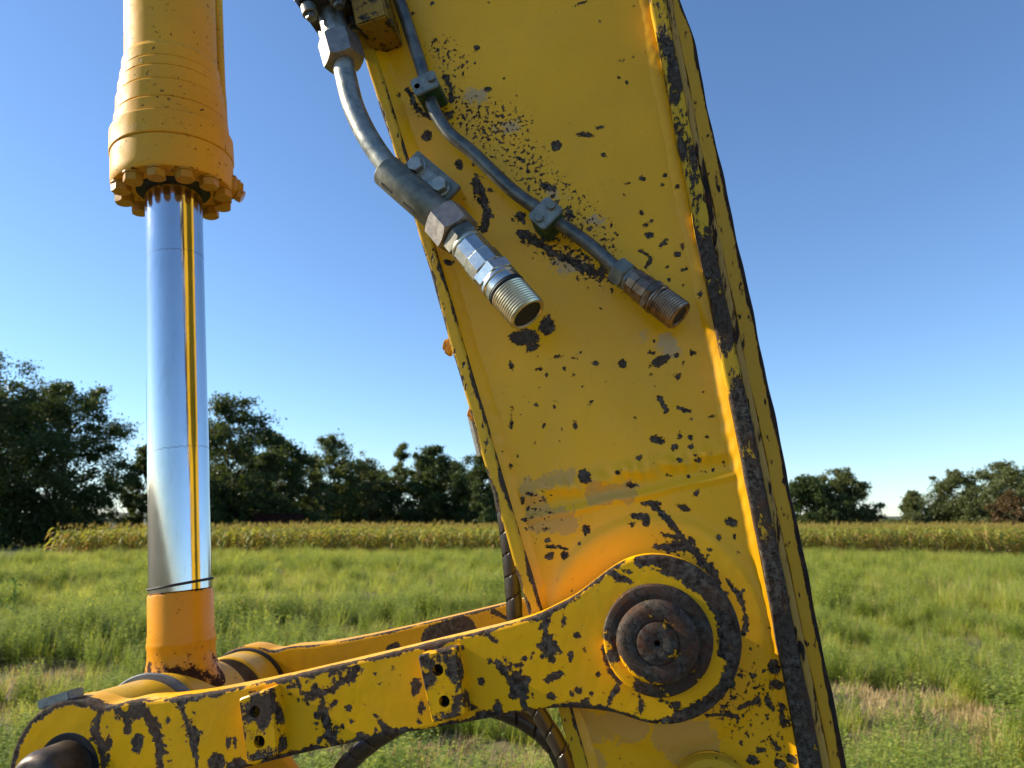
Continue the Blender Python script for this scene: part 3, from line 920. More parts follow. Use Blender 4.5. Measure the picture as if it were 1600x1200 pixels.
# ------------------------------------------------------------------ excavator arm
arm = thing('excavator_arm', P(1000, 1200, YM), 'yellow steel excavator arm with chipped paint, leaning across the picture', 'excavator arm')
LO = [(470, -200), (513, -60), (557, 47), (572, 100), (594, 155), (613, 237), (645, 342), (668, 412), (688, 482), (710, 559), (739, 663), (768, 763), (797, 863), (829, 963), (868, 1098), (897, 1203), (935, 1340)]
LI = [(494, -200), (536, -60), (576, 45), (592, 100), (613, 162), (634, 243), (664, 335), (687, 398), (708, 480), (727, 559), (762, 672), (793, 772), (824, 875), (850, 951), (891, 1103), (917, 1203), (957, 1340)]
RI = [(975, -200), (1004, -60), (1017, 0), (1037, 104), (1067, 250), (1087, 375), (1108, 488), (1137, 613), (1160, 713), (1179, 810), (1202, 943), (1223, 1050), (1250, 1197), (1276, 1340)]
RG = [(1002, -200), (1030, -60), (1042, 0), (1062, 104), (1090, 250), (1110, 360), (1133, 480), (1157, 580), (1183, 683), (1206, 790), (1230, 925), (1257, 1067), (1284, 1197), (1314, 1340)]
RG2 = [(1012, -200), (1040, -60), (1052, 0), (1072, 104), (1099, 250), (1120, 360), (1143, 480), (1168, 580), (1193, 683), (1216, 790), (1241, 925), (1268, 1067), (1296, 1197), (1327, 1340)]
RO = [(1020, -200), (1050, -60), (1066, 0), (1085, 58), (1098, 117), (1117, 208), (1142, 312), (1175, 488), (1203, 613), (1230, 730), (1248, 830), (1265, 917), (1293, 1040), (1323, 1197), (1352, 1340)]
def fair(pts, deg):                       # rolled plate edges are fair curves: least-squares through the measured points
    q = np.array(pts, float)
    c = np.polyfit(q[:, 1] / 600, q[:, 0], deg)
    return [(float(np.polyval(c, y / 600)), float(y)) for y in np.linspace(-200, 1340, 24)]
LO, LI, RI, RG, RG2 = fair(LO, 5), fair(LI, 5), fair(RI, 3), fair(RG, 3), fair(RG2, 3)
RO = [p for p in fair(RO[:3] + RO[5:], 3) if p[1] > 100]
RO = [(1010, -200), (1044, -60), (1063, 0), (1083, 52)] + RO
def cv(pts, Y): return smooth_curve([xz(a, b_, Y) for a, b_ in pts], 8)

Z7 = (760, 480, 1 / 3); Z2 = (420, 0, .25); Z3 = (560, 200, .2833); Z8 = (900, 0, .4167); Z4 = (780, 280, .2333); ZP = (800, 820, .3375)
A_ = Y_AF
arm_chips = ell(Z7, A_, [(175, 140, 72, 42), (285, 85, 38, 48), (210, 192, 32, 17, -20), (115, 268, 13, 22), (345, 228, 22, 9), (440, 212, 14, 6, -25), (407, 236, 7, 4), (235, 231, 6), (300, 241, 4),
    (248, 288, 16, 9), (280, 310, 7, 9), (365, 287, 8, 8), (412, 315, 18, 10), (512, 262, 16, 12), (638, 264, 23, 19), (785, 160, 9, 10), (775, 215, 12, 8), (815, 252, 50, 24, -28), (895, 223, 15, 15), (970, 218, 20, 12),
    (922, 262, 10, 7), (775, 315, 8, 7), (900, 327, 16, 14), (880, 322, 10, 4), (792, 372, 5, 7), (1060, 510, 14, 8), (962, 530, 14, 11), (1018, 400, 6), (320, 437, 12, 6), (318, 463, 9, 13), (232, 457, 6), (493, 445, 15, 9, -20),
    (115, 530, 7, 32), (272, 549, 5, 8), (417, 550, 8, 15), (227, 637, 7), (403, 605, 4), (345, 627, 5), (355, 575, 4), (697, 518, 4), (802, 623, 36, 19), (906, 606, 7, 12), (960, 612, 12, 13), (957, 652, 11, 10), (1038, 607, 13, 9),
    (888, 656, 19, 15), (713, 709, 14), (905, 715, 13, 10), (995, 719, 19, 12), (978, 697, 6, 4), (1030, 684, 13, 4), (1110, 728, 8, 11), (777, 740, 12, 6, -20), (615, 775, 11, 10), (460, 795, 34, 34), (682, 834, 24, 16),
    (945, 792, 9), (850, 785, 9, 4), (1060, 762, 7, 9), (1025, 775, 9, 6), (1018, 800, 7, 4), (985, 868, 8, 14, 20), (918, 935, 38, 17, 25), (683, 1020, 16, 12), (465, 1040, 21, 28), (293, 1092, 16, 15), (300, 1165, 27, 17, -20),
    (365, 1165, 22, 22), (170, 905, 8, 20), (195, 945, 7, 12, 30), (275, 960, 15, 4), (235, 955, 8, 3), (350, 997, 11, 6), (280, 1038, 16, 7, -20), (207, 877, 10, 7), (212, 808, 12, 4), (115, 750, 8, 14), (80, 680, 4, 7), (180, 993, 18, 8),
    (1145, 1007, 31, 18), (1087, 1080, 14), (1160, 1078, 9), (1045, 1138, 10), (1178, 1145, 12, 10), (770, 620, 6), (870, 470, 3), (560, 350, 4), (610, 450, 3), (450, 370, 3), (600, 683, 4), (145, 697, 4), (437, 1107, 5), (190, 1042, 5)])
arm_chips += chain(Z7, A_, [(810, 425), (845, 485)], 14) + chain(Z7, A_, [(895, 470), (950, 485)], 6)
arm_chips += chain(Z7, A_, [(735, 920), (815, 922)], 9) + chain(Z7, A_, [(790, 940), (850, 990), (905, 1065), (950, 1120)], 15) + chain(Z7, A_, [(685, 975), (755, 978), (750, 1015)], 15) + chain(Z7, A_, [(290, 1120), (340, 1122), (380, 1135)], 10)
arm_chips += chain(ZP, A_, [(670, 95), (740, 105), (800, 90), (860, 140), (915, 215), (955, 270)], 30) + chain(ZP, A_, [(705, 50), (760, 55)], 14)
arm_chips += chain(ZP, A_, [(990, 255), (1045, 320), (1075, 400), (1078, 460), (1060, 505)], 13) + chain(ZP, A_, [(1045, 318), (1072, 300)], 7)
arm_chips += ell(ZP, A_, [(1210, 650, 26, 31), (1225, 735, 28, 24), (1108, 690, 18, 14), (1055, 690, 13), (1048, 662, 7), (1015, 728, 14, 18), (970, 790, 14, 6, 40), (1020, 797, 14, 10, -30), (1160, 1038, 19, 9), (1105, 1085, 27, 23), (1090, 970, 13, 16), (1060, 1005, 11), (1290, 1075, 28, 18), (1240, 1105, 24), (1050, 945, 5), (1120, 750, 10, 7), (1160, 620, 9, 6), (1135, 555, 6), (1100, 570, 5), (1182, 468, 10), (988, 315, 17, 14), (1190, 940, 6), (1020, 985, 4)])
arm_chips += chain(ZP, A_, [(1050, 840), (1095, 820), (1140, 800)], 13) + chain(ZP, A_, [(900, 875), (1000, 870), (1045, 890)], 11) + chain(ZP, A_, [(1240, 830), (1250, 920)], 24) + chain(ZP, A_, [(1175, 795), (1205, 855)], 13) + chain(ZP, A_, [(1195, 985), (1230, 1035)], 20)
arm_chips += chain(Z2, A_, [(1100, 480), (1140, 560), (1140, 630)], 28) + chain(Z2, A_, [(870, 560), (920, 660), (960, 710), (1040, 730), (1150, 700)], 26)
arm_chips += ell(Z2, A_, [(1040, 250, 19, 15), (1300, 297, 15, 19), (985, 850, 38, 32), (1025, 20, 14, 26), (1147, 133, 7), (1095, 218, 6), (1290, 393, 8), (1470, 490, 7), (1210, 425, 11, 6), (1135, 360, 7, 12), (1060, 310, 10, 14), (1370, 560, 22, 16), (1250, 690, 14, 8), (1550, 600, 8), (1190, 1020, 26, 24), (900, 85, 14, 10), (1370, 17, 11, 5), (815, 590, 4, 12)])
arm_chips += chain(Z3, A_, [(650, 290), (690, 380), (710, 460), (690, 560)], 38) + ell(Z3, A_, [(1090, 100, 30, 32), (560, 205, 22, 24), (500, 745, 24, 18), (375, 40, 30, 30), (635, 200, 9, 12), (735, 160, 9, 6)]) + chain(Z3, A_, [(830, 160), (880, 165), (912, 185)], 7)
arm_chips += ell(Z8, A_, [(90, 80, 8), (170, 226, 12, 6), (213, 215, 6), (160, 293, 7, 9), (190, 310, 6), (88, 478, 14, 9), (35, 507, 33, 11, 12), (100, 580, 11, 6), (250, 670, 14, 10), (187, 686, 10, 5), (183, 732, 12, 7), (320, 691, 11, 8), (333, 657, 7), (250, 797, 8), (258, 842, 16, 11), (287, 830, 6), (270, 882, 14, 10),
    (328, 912, 20, 8, -45), (383, 953, 11), (398, 925, 9, 13), (343, 1000, 6), (408, 1010, 13, 5), (348, 1047, 7), (402, 1073, 5), (466, 1103, 7), (93, 1158, 6), (260, 197, 5), (220, 25, 5), (135, 10, 4), (20, 12, 20, 7, -20), (376, 697, 8, 10, 30), (110, 985, 20, 12)])
arm_chips += chain(Z8, A_, [(242, 940), (285, 965), (258, 1005)], 8)
arm_chips += chain(Z4, A_, [(140, 360), (260, 430), (330, 470)], 44) + chain(Z4, A_, [(130, 240), (170, 300)], 32) + chain(Z4, A_, [(340, 490), (470, 540), (560, 590), (690, 650)], 42) + chain(Z4, A_, [(300, 50), (350, 70)], 34) + chain(Z4, A_, [(470, 220), (500, 260)], 26)
arm_pale = ell((0, 0, 1), A_, [(740, 150, 20, 14), (795, 200, 20, 12), (895, 412, 30, 16), (1045, 540, 17, 20), (1004, 526, 7, 7), (865, 305, 14, 8), (930, 345, 12, 9)])
arm_tan = [('c', *xz(x1, y1, A_), *xz(x2, y2, A_), r_) for x1, y1, x2, y2, r_ in
           [(822, 760, 890, 745, .008), (930, 772, 985, 768, .012), (840, 810, 890, 815, .014), (828, 780, 850, 800, .012), (880, 1120, 900, 1190, .02), (930, 1135, 990, 1130, .016), (1050, 1150, 1090, 1150, .02), (900, 1180, 930, 1190, .014)]]
arm_dens = [('c', *xz(x1, y1, A_), *xz(x2, y2, A_), r_) for x1, y1, x2, y2, r_ in
            [(715, 165, 800, 205, .022), (770, 200, 830, 260, .02), (850, 290, 935, 370, .022), (860, 380, 950, 430, .014), (690, 75, 720, 110, .012), (1120, 1090, 1150, 1110, .010), (1180, 1060, 1240, 1180, .010), (850, 790, 830, 830, .006)]]
pinR = xz(1027, 997, Y_LF)
def seam_disp(X, Z):
    a, b_ = xz(815, 782, A_), xz(1145, 708, A_)
    ex, ez = b_[0] - a[0], b_[1] - a[1]
    L = math.hypot(ex, ez)
    u = ((X - a[0]) * ex + (Z - a[1]) * ez) / L
    v = (-(X - a[0]) * ez + (Z - a[1]) * ex) / L
    lump = 0.75 + .25 * np.sin(u * 420 + 1.3 * np.sin(u * 97)) + .2 * np.sin(u * 150 + v * 200)
    bead = .0040 * np.exp(-((v - .004 - .0012 * np.sin(u * 60)) / .009) ** 2) * lump
    bead += .0028 * np.exp(-((v + .022 - .001 * np.sin(u * 80)) / .0045) ** 2)
    step = .0035 / (1 + np.exp((v + .022) / .003))
    d = np.hypot(X - pinR[0], Z - pinR[1])
    ring = .0045 / (1 + np.exp((d - .118) / .0028))
    broad = .0012 * np.sin(X * 19 + 1) * np.sin(Z * 11)
    return bead + step + ring + broad
lo, li = cv(LO, Y_FE), cv(LI, Y_FE)
ri, rg = cv(RI, Y_FE), cv(RG, Y_FE)
rg2, ro = cv(RG2, Y_FE + .004), cv(RO, Y_FE + .004)
liF = [(x + .004, z) for x, z in cv(LI, Y_AF)]
riF = [(x + .000, z) for x, z in cv(RI, Y_AF)]
def tan_d(X, Z): return sdf(X, Z, arm_tan)
plate('side_plate', [(x - .004, z) for x, z in cv(LI, Y_AF)], [(x + .006, z) for x, z in riF], 250, 860, Y_AF, .012, M['arm'], arm, 0.0005, seam_disp,
      lambda X, Z: sdf(X, Z, arm_chips), {'tan': tan_d, 'pale': lambda X, Z: sdf(X, Z, arm_pale), 'dens': lambda X, Z: np.clip(.9 - sdf(X, Z, arm_dens) / 26.0, 0, 1.0)})
YB = 2 * YM - Y_FE                       # far edge of the flanges
nse = lambda s, k: np.sin(s * k) * .6 + np.sin(s * k * 2.3 + 1) * .4
def flange_wear(base, amp, curveA, curveB, edge):
    def f(X, Z):
        d = np.minimum(path_dist(X, Z, curveA[::3]), path_dist(X, Z, curveB[::3]))
        return d * edge + base + amp * nse(Z, 23)
    return f
plate('flange_plate', lo, li, 14, 600, Y_FE, YB - Y_FE, M['edge'], arm, 0.0025, None, flange_wear(-1.2, 1.2, lo, li, 0.75), wob=.0004)
def dark_wear(X, Z):
    return -2.6 + np.clip((Z - 1.75) * 8, -1.4, 3.4) + 1.6 * nse(Z, 31)
plate('flange_plate', ri, rg, 18, 600, Y_FE, YB - Y_FE, M['edge_dark'], arm, 0.0025, None, dark_wear, wob=.0005)
plate('chamfer_strip', rg, rg2, 6, 500, Y_FE + .0045, YB - Y_FE - .02, M['groove'], arm, 0.0006, None, lambda X, Z: X * 0)
def strip_wear(X, Z):
    return np.minimum(path_dist(X, Z, ro[::3]) - np.clip(4.4 - (Z - 1.6) * 2.4, 1.6, 5.4), path_dist(X, Z, rg2[::3]) + 1.6 + np.clip((Z - 1.7) * 4, -3.4, 1))
plate('wear_strip', rg2, ro, 20, 600, Y_FE + .004, YB - Y_FE - .008, M['strip'], arm, 0.002, None, strip_wear, wob=.0006)
# fillet welds where the side plate meets the flanges
def weld(name, edge, off, sgn, y0, y1, mat):
    e = interp_curve(edge, 420)
    nr = 9
    V, F, wv = [], [], []
    for i, (x, z) in enumerate(e):
        w = off * (1 + .04 * math.sin(i * .31) + .05 * math.sin(i * .117 + 2) + .03 * math.sin(i * .71 + 3 * math.sin(i * .05)))
        for k in range(nr):
            t = k / (nr - 1)
            bul = math.sin(t * math.pi) * .0010 * (1 + .35 * math.sin(i * .83 + t * 2) * math.sin(i * .05))
            yy = y1 if sgn > 0 else y1 + .0080 * min(1, max(0, (z - 1.86) / .16))  # right bead sinks towards the top, shaped to keep it out of the sun
            V.append((x + sgn * w * (1 - t), y0 + (yy - y0) * t - bul, z + .25 * sgn * w * (1 - t)))
            wv.append(6.0)
    for i in range(len(e) - 1):
        for k in range(nr - 1):
            a = i * nr + k
            F.append((a, a + 1, a + nr + 1, a + nr) if sgn < 0 else (a, a + nr, a + nr + 1, a + 1))
    X = np.array(V)
    w = sdf(X[:, 0], X[:, 2], arm_chips)
    z = np.zeros(len(V))
    return part(name, V, F, mat, arm, 60, {'wear': w, 'dens': z, 'tan': z + 50, 'pale': z + 50})
weld('weld_bead', ri, .0140, -1, Y_AF + .0005, Y_FE + .0062, M['arm'])
weld('weld_bead', li, .013, 1, Y_AF + .0005, Y_FE + .0050, M['arm'])
plate('side_plate', [(x - .004, z) for x, z in cv(LI, Y_AF)], [(x + .006, z) for x, z in riF], 6, 60, 2 * YM - Y_AF - .012, .012, M['bush'], arm, 0.001)
# boss of a lower pin at the foot of the frame
pb = P(1112, 1236, Y_AF)
lathe('pin_boss', [(.040, -.004), (.040, .022), (.0375, .026), (.030, .026), (.028, .022), (.028, .004)], frame(pb, (0, -1, 0)), M['bush'], arm, 56)
lathe('grease_plug', [(.0, .016), (.0, .0161), (.0275, .0161), (.0275, .01)][::-1], frame(pb + Vector((0, .004, 0)), (0, -1, 0)), M['dark_steel'], arm, 40)
# small bolts and strips on the arm's outer left edge
for px, py, sz in ((697, 540, .0075), (735, 646, .0062)):
    p = P(px, py, Y_FE + .05)
    mm = frame(p + Vector((.004, 0, 0)), (-1, 0, .27))
    box('lug', mm @ Matrix.Translation((0, 0, -.002)), (.009, sz * 1.6, .003), M['bolt'], arm, .001)
    hexa('bolt_head', sz, .006, mm @ Matrix.Translation((0, 0, .0005)), M['bolt'], arm)
pa, pc = P(737, 652, Y_FE + .07), P(752, 712, Y_FE + .07)
tube('cover_strip', [pa, (pa + pc) / 2, pc], .0055, M['clamp_plate'], arm, 8)
# mounting block at the top
blk = [P(545, 0, .80), P(602, 28, .80)]
bm_ = bmesh.new()
def prism(name, outline, Y0, Y1, mat, parent, b=.0015):
    """solid block with a front outline given in picture points at depth Y0"""
    bm = bmesh.new()
    f = bm.faces.new([bm.verts.new(P(a, c, Y0)) for a, c in outline])
    r_ = bmesh.ops.extrude_face_region(bm, geom=[f])
    for v in [g for g in r_['geom'] if isinstance(g, bmesh.types.BMVert)]: v.co.y = Y1
    bmesh.ops.recalc_face_normals(bm, faces=bm.faces)
    if b: bmesh.ops.bevel(bm, geom=bm.edges[:], offset=b, segments=2, affect='EDGES')
    vs = [tuple(v.co) for v in bm.verts]; fs = [tuple(v.index for v in f.verts) for f in bm.faces]
    bm.free()
    return part(name, vs, fs, mat, parent, 30)
M['block'] = chipped('oily_block_paint', (.30, .17, .015), const=1.2, ampA=3.5, ampB=2.0, scaleA=45, specks=.64)
prism('mounting_block', [(528, -90), (556, 40), (604, 24), (580, -90)], .775, Y_AF + .02, M['block'], arm, .002)

# ------------------------------------------------------------------ links
ZL = (0, 900, .3125); ZK = (300, 900, .375)
pinL = xz(105, 1205, Y_LF)
rR = 128 * px2m(1027, 997, Y_LF)
rL = 106 * px2m(105, 1205, Y_LF)
LTOP = [(165, 1092), (200, 1096), (244, 1095), (300, 1088), (375, 1074), (450, 1058), (600, 1023), (712, 996), (787, 978), (834, 964), (862, 950), (893, 935), (925, 910), (950, 890)]
LBOT = [(215, 1272), (250, 1246), (300, 1222), (394, 1197), (487, 1174), (600, 1151), (712, 1132), (769, 1122), (825, 1111), (860, 1107), (891, 1106), (935, 1110), (965, 1114)]
def arc(c, r_, a0, a1, k):
    return [(c[0] + r_ * math.cos(R(a0 + (a1 - a0) * i / k)), c[1] + r_ * math.sin(R(a0 + (a1 - a0) * i / k))) for i in range(k + 1)]
def link_outline():
    top = [xz(a, b_, Y_LF) for a, b_ in LTOP]
    bot = [xz(a, b_, Y_LF) for a, b_ in LBOT]
    top = arc(pinL, rL, 178, 62, 24) + top[1:] + arc(pinR, rR, 113, 2, 30)
    bot = arc(pinL, rL, 182, 300, 24) + bot[1:] + arc(pinR, rR, -105, -2, 30)
    def soft(c):
        q = interp_curve(c, 400)
        for _ in range(30):
            q[1:-1] = (q[:-2] + 2 * q[1:-1] + q[2:]) / 4
        return [tuple(v) for v in q[::2]]
    return soft(top), soft(bot)
ltop, lbot = link_outline()
lk = ell(ZK, Y_LF, [(665, 610, 17, 19), (630, 622, 8, 12), (650, 557, 12, 13), (722, 537, 14, 7, 40), (763, 582, 14, 7, 50), (765, 640, 9, 14), (785, 447, 12, 5, -20), (832, 378, 8, 10), (935, 465, 24, 36), (957, 530, 10, 28), (950, 612, 10),
     (1205, 440, 11, 13), (1240, 352, 8, 12), (1388, 345, 24, 13, -10), (1495, 500, 24, 15, -10), (1275, 555, 20, 33), (1380, 540, 11), (1550, 175, 14, 24), (1578, 325, 9, 13), (1585, 495, 9), (150, 695, 8, 19), (178, 690, 11, 24), (383, 697, 17, 21), (110, 775, 42, 34), (190, 785, 38, 26), (10, 690, 24, 52), (350, 505, 18, 26), (1127, 300, 8), (1140, 455, 8, 13), (765, 410, 6), (1060, 455, 6), (545, 515, 9, 13), (625, 690, 8), (255, 485, 20, 7, -15), (1155, 550, 20, 8)])
lk += chain(ZK, Y_LF, [(440, 430), (455, 490), (520, 490), (590, 470), (650, 430), (690, 385)], 24) + chain(ZK, Y_LF, [(540, 400), (640, 372)], 20)
lk += chain(ZK, Y_LF, [(545, 550), (560, 620), (565, 670), (600, 705)], 34) + chain(ZK, Y_LF, [(570, 550), (600, 525)], 14) + chain(ZK, Y_LF, [(785, 612), (825, 645), (815, 670)], 13) + chain(ZK, Y_LF, [(700, 662), (740, 680)], 16)
lk += chain(ZK, Y_LF, [(1275, 360), (1310, 410), (1345, 450), (1345, 500)], 26) + chain(ZK, Y_LF, [(1400, 430), (1370, 500)], 22) + chain(ZK, Y_LF, [(1490, 425), (1535, 412)], 15)
lk += chain(ZK, Y_LF, [(1480, 190), (1465, 280), (1490, 320), (1505, 350)], 24) + chain(ZK, Y_LF, [(1445, 290), (1480, 305)], 22) + chain(ZK, Y_LF, [(1230, 245), (1270, 275)], 8)
lk += chain(ZL, Y_LF, [(560, 640), (620, 700), (640, 765)], 34) + chain(ZL, Y_LF, [(640, 690), (700, 695)], 26) + chain(ZL, Y_LF, [(700, 640), (760, 730), (800, 850), (800, 960)], 40) + chain(ZL, Y_LF, [(890, 620), (925, 700), (960, 790), (975, 860)], 28) + chain(ZL, Y_LF, [(470, 770), (505, 850), (520, 950)], 34) + chain(ZL, Y_LF, [(500, 680), (480, 760)], 24)
lk += ell(ZL, Y_LF, [(690, 835, 30, 56), (545, 830, 22, 30), (1145, 835, 12, 21), (1175, 825, 12, 26), (1420, 835, 18, 24), (1075, 935, 50, 30), (985, 930, 18, 36), (840, 720, 14, 18), (1160, 950, 40, 26), (730, 700, 14, 40)])
lk += chain(ZP, Y_LF, [(150, 470), (160, 560), (190, 620)], 30) + chain(ZP, Y_LF, [(485, 755), (450, 820)], 13) + chain(ZP, Y_LF, [(590, 790), (597, 860)], 20) + chain(ZP, Y_LF, [(690, 815), (770, 835)], 20) + chain(ZP, Y_LF, [(20, 700), (60, 730), (40, 790)], 34) + chain(ZP, Y_LF, [(440, 620), (450, 670), (500, 720)], 18) + chain(ZP, Y_LF, [(430, 560), (436, 640)], 12)
lk += ell(ZP, Y_LF, [(300, 515, 14), (272, 598, 9, 15), (335, 582, 6), (63, 620, 26, 13), (195, 703, 40, 17, -10), (400, 690, 13, 13), (180, 795, 26, 16), (310, 770, 19, 16), (335, 825, 30, 24), (372, 780, 7), (280, 790, 6), (428, 782, 5), (338, 412, 6), (545, 220, 26, 14), (640, 205, 30, 8)])
lk += chain(ZP, Y_LF, [(430, 215), (520, 250), (545, 265)], 14)
def ringc(c, r_, a0, a1, w):
    q = arc(c, r_, a0, a1, 20)
    return [('c', *q[i], *q[i + 1], w) for i in range(len(q) - 1)]
lk += ringc(pinR, rR * .93, 100, -75, .0075) + ringc(pinR, rR * .80, 62, -10, .006) + ringc(pinR, rR * .86, 78, 52, .009)
lk += ringc(pinL, rL * .97, 185, 95, .0065)
link_edge = ltop[::3]
link_edge_b = lbot[::3]
def link_wear(X, Z):
    d = sdf(X, Z, lk)
    e = np.minimum(path_dist(X, Z, link_edge) - 3.6 - 3.2 * nse(X, 47), path_dist(X, Z, link_edge_b) - 4.4 - 3.0 * nse(X, 61))
    e = np.where(X > pinR[0] - .03, np.maximum(e, -1.0) , e)
    return np.minimum(d, e)
near = thing('bucket_link', P(105, 1205, Y_LF + .02), 'near yellow link bar with round pin boss and two drilled tabs, badly chipped', 'excavator link', 'link bars between arm and cylinder')
plate('link_bar', ltop, lbot, 90, 560, Y_LF, LT, M['link'], near, 0.003, None, link_wear, side=9.0)
lathe('bushing', [(.050, 0), (.071, .0005), (.073, .004), (.0715, .080), (.066, .0865), (.045, .0868)], frame((pinL[0], Y_LF + LT, pinL[1]), (0, 1, 0)), M['bush'], near, 64)
lathe('washer', [(.05, 0), (.0765, .0004), (.078, .003), (.0765, .009), (.05, .0095)], frame((pinL[0], Y_LF + LT + .0872, pinL[1]), (0, 1, 0)), M['grey_ring'], near, 64)
def tab(corners, holes, parent):
    Yt = Y_LF - .022
    bm = bmesh.new()
    loops = []
    def loop_(pts):
        vs = [bm.verts.new((x, Yt, z)) for x, z in pts]
        return [bm.edges.new((vs[i], vs[(i + 1) % len(vs)])) for i in range(len(vs))], vs
    c = [xz(a, b_, Yt) for a, b_ in corners]
    pts = []
    for i in range(4):                       # rounded corners
        p0, p1, p2 = Vector(c[i - 1]), Vector(c[i]), Vector(c[(i + 1) % 4])
        a = p1 + (p0 - p1).normalized() * .003
        d = p1 + (p2 - p1).normalized() * .003
        pts += [tuple(a), tuple((a + d) / 4 + p1 / 2), tuple(d)]
    eo, vo = loop_(pts)
    hl = []
    for hx, hy, r_ in holes:
        cc = xz(hx, hy, Yt); rr = r_ * px2m(hx, hy, Yt)
        hl.append(loop_(arc(cc, rr, 0, 360, 20)[:-1]))
    ed = list(eo)
    for e, v in hl: ed += e
    bmesh.ops.triangle_fill(bm, use_beauty=True, use_dissolve=False, edges=ed)
    def wall(vs, dy, shrink=0):
        cen = sum((v.co for v in vs), Vector()) / len(vs)
        nv = [bm.verts.new((v.co.x + (v.co.x - cen.x) * shrink, v.co.y + dy, v.co.z + (v.co.z - cen.z) * shrink)) for v in vs]
        for i in range(len(vs)):
            j = (i + 1) % len(vs)
            bm.faces.new((vs[i], vs[j], nv[j], nv[i]))
        return nv
    wall(wall(vo, .0015, .05), .0215)
    for e, v in hl:
        nv = wall(v, .021)
    bmesh.ops.recalc_face_normals(bm, faces=bm.faces)
    vs = [tuple(v.co) for v in bm.verts]; fs = [tuple(v.index for v in f.verts) for f in bm.faces]
    bm.free()
    o = part('drilled_tab', vs, fs, M['tab'], parent, 30)
    for hx, hy, r_ in holes:
        cc = xz(hx, hy, Yt); rr = r_ * px2m(hx, hy, Yt)
        lathe('bore', [(rr * .99, 0), (rr * .99, .0004)], frame((cc[0], Y_LF - .004, cc[1]), (0, -1, 0)), M['hole'], o, 20)  # black disc painting the shade at the bottom of the drilled hole
    return o
M['tab'] = chipped('tab_paint', YEL, const=0.1, ampA=3.4, ampB=1.2, scaleA=46, specks=0.70, rust=0.3)
tab([(374, 1094), (421, 1078), (432, 1178), (387, 1190)], [(398, 1112, 9), (405, 1159, 9.5)], near)
tab([(654, 1026), (710, 1014), (726, 1114), (676, 1128)], [(684, 1047, 9), (694, 1096, 9)], near)
# grey stop block on the boss
p = P(95, 1091, .788)
box('stop_block', frame(p, (-0.30, 0.0, 0.95), (0, 1, 0)), (.021, .012, .0055), M['clamp_plate'], near, .0015)
far = thing('bucket_link', (pinL[0], 1.146 + .02, pinL[1]), 'far yellow link bar seen behind the near one, lit along its top', 'excavator link', 'link bars between arm and cylinder')
YF = 2 * YM - Y_LF - LT
M['farlink'] = chipped('far_link_paint', (.70, .34, .006), specks=0.74, ampA=1.8, scaleA=45, rust=0.3)
farchips = [('c', *xz(680, 1000, YF), *xz(722, 985, YF), .022), ('c', *xz(610, 1015, YF), *xz(620, 1012, YF), .008), ('c', *xz(770, 955, YF), *xz(790, 965, YF), .004)]
plate('link_bar', ltop, lbot, 40, 300, YF, LT, M['farlink'], far, 0.003, None, lambda X, Z: np.minimum(sdf(X, Z, farchips), path_dist(X, Z, link_edge) - 2.0 - 2.4 * nse(X, 40)))
lathe('bushing', [(.045, 0), (.0655, .0005), (.068, .003), (.068, .058), (.05, .0585)], frame((pinL[0], YF - .0588, pinL[1]), (0, 1, 0)), M['bush'], far, 64)
lathe('bushing_face', [(.03, 0), (.064, .0003), (.064, .0012), (.03, .0014)], frame((pinL[0], YF - .0605, pinL[1]), (0, 1, 0)), M['brown_steel'], far, 64)
lathe('seal_ring', [(.060, 0), (.0715, .0004), (.0725, .004), (.0715, .0075), (.06, .008)], frame((pinL[0], YF - .0085, pinL[1]), (0, 1, 0)), M['black'], far, 64)

# ------------------------------------------------------------------ pins
def pin_attr(o, fn):
    a = o.data.attributes.new('wear', 'FLOAT', 'POINT')
    v = np.empty(len(o.data.vertices) * 3); o.data.vertices.foreach_get('co', v)
    v = v.reshape(-1, 3)
    a.data.foreach_set('value', fn(v).astype(np.float32))
rp = thing('link_pin', (pinR[0], Y_LF, pinR[1]), 'large worn dark pin head with stepped rings on the arm', 'pin')
k = px2m(1027, 997, Y_LF)
mp = frame((pinR[0], Y_LF, pinR[1]), (0, -1, 0))
o = lathe('collar', [(.05 * k, -.002), (82.5 * k, -.001), (83.5 * k, .002), (83.2 * k, .0125), (81 * k, .0150), (76 * k, .0158), (61 * k, .0150), (50 * k, .0148)], mp, M['pin'], rp, 96,
      wob=lambda a, h: .006 * math.sin(3 * a + 1) + .004 * math.sin(7 * a))
def collar_wear(v):
    ang = np.degrees(np.arctan2(v[:, 2] - pinR[1], v[:, 0] - pinR[0]))
    return -2.6 + 3.2 * np.exp(-((ang + 135) / 38) ** 2) + 1.5 * np.exp(-((ang - 80) / 20) ** 2)
pin_attr(o, collar_wear)
o = lathe('pin_head', [(59 * k, .010), (61 * k, .0155), (61.5 * k, .024), (60.5 * k, .0290), (57 * k, .0325), (53 * k, .0338), (48 * k, .0342), (40 * k, .0340), (35 * k, .0338), (33 * k, .0332), (32 * k, .0322), (31 * k, .0323), (30 * k, .0342), (28 * k, .0348), (16 * k, .0346), (10 * k, .0344), (5.5 * k, .0336), (4.2 * k, .0318), (4.0 * k, .018)], mp, M['pin'], rp, 96,
      wob=lambda a, h: .005 * math.sin(2 * a + .4) + .003 * math.sin(5 * a))
pin_attr(o, lambda v: -3.2 + 4.4 * np.exp(-((np.degrees(np.arctan2(v[:, 2] - pinR[1], v[:, 0] - pinR[0])) + 150) / 45) ** 2) * (np.hypot(v[:, 0] - pinR[0], v[:, 2] - pinR[1]) > 55 * k))
lathe('pin_shaft', [(.036, 0), (.036, .45)], frame((pinR[0], Y_LF + .001, pinR[1]), (0, 1, 0)), M['dark_steel'], rp, 40)
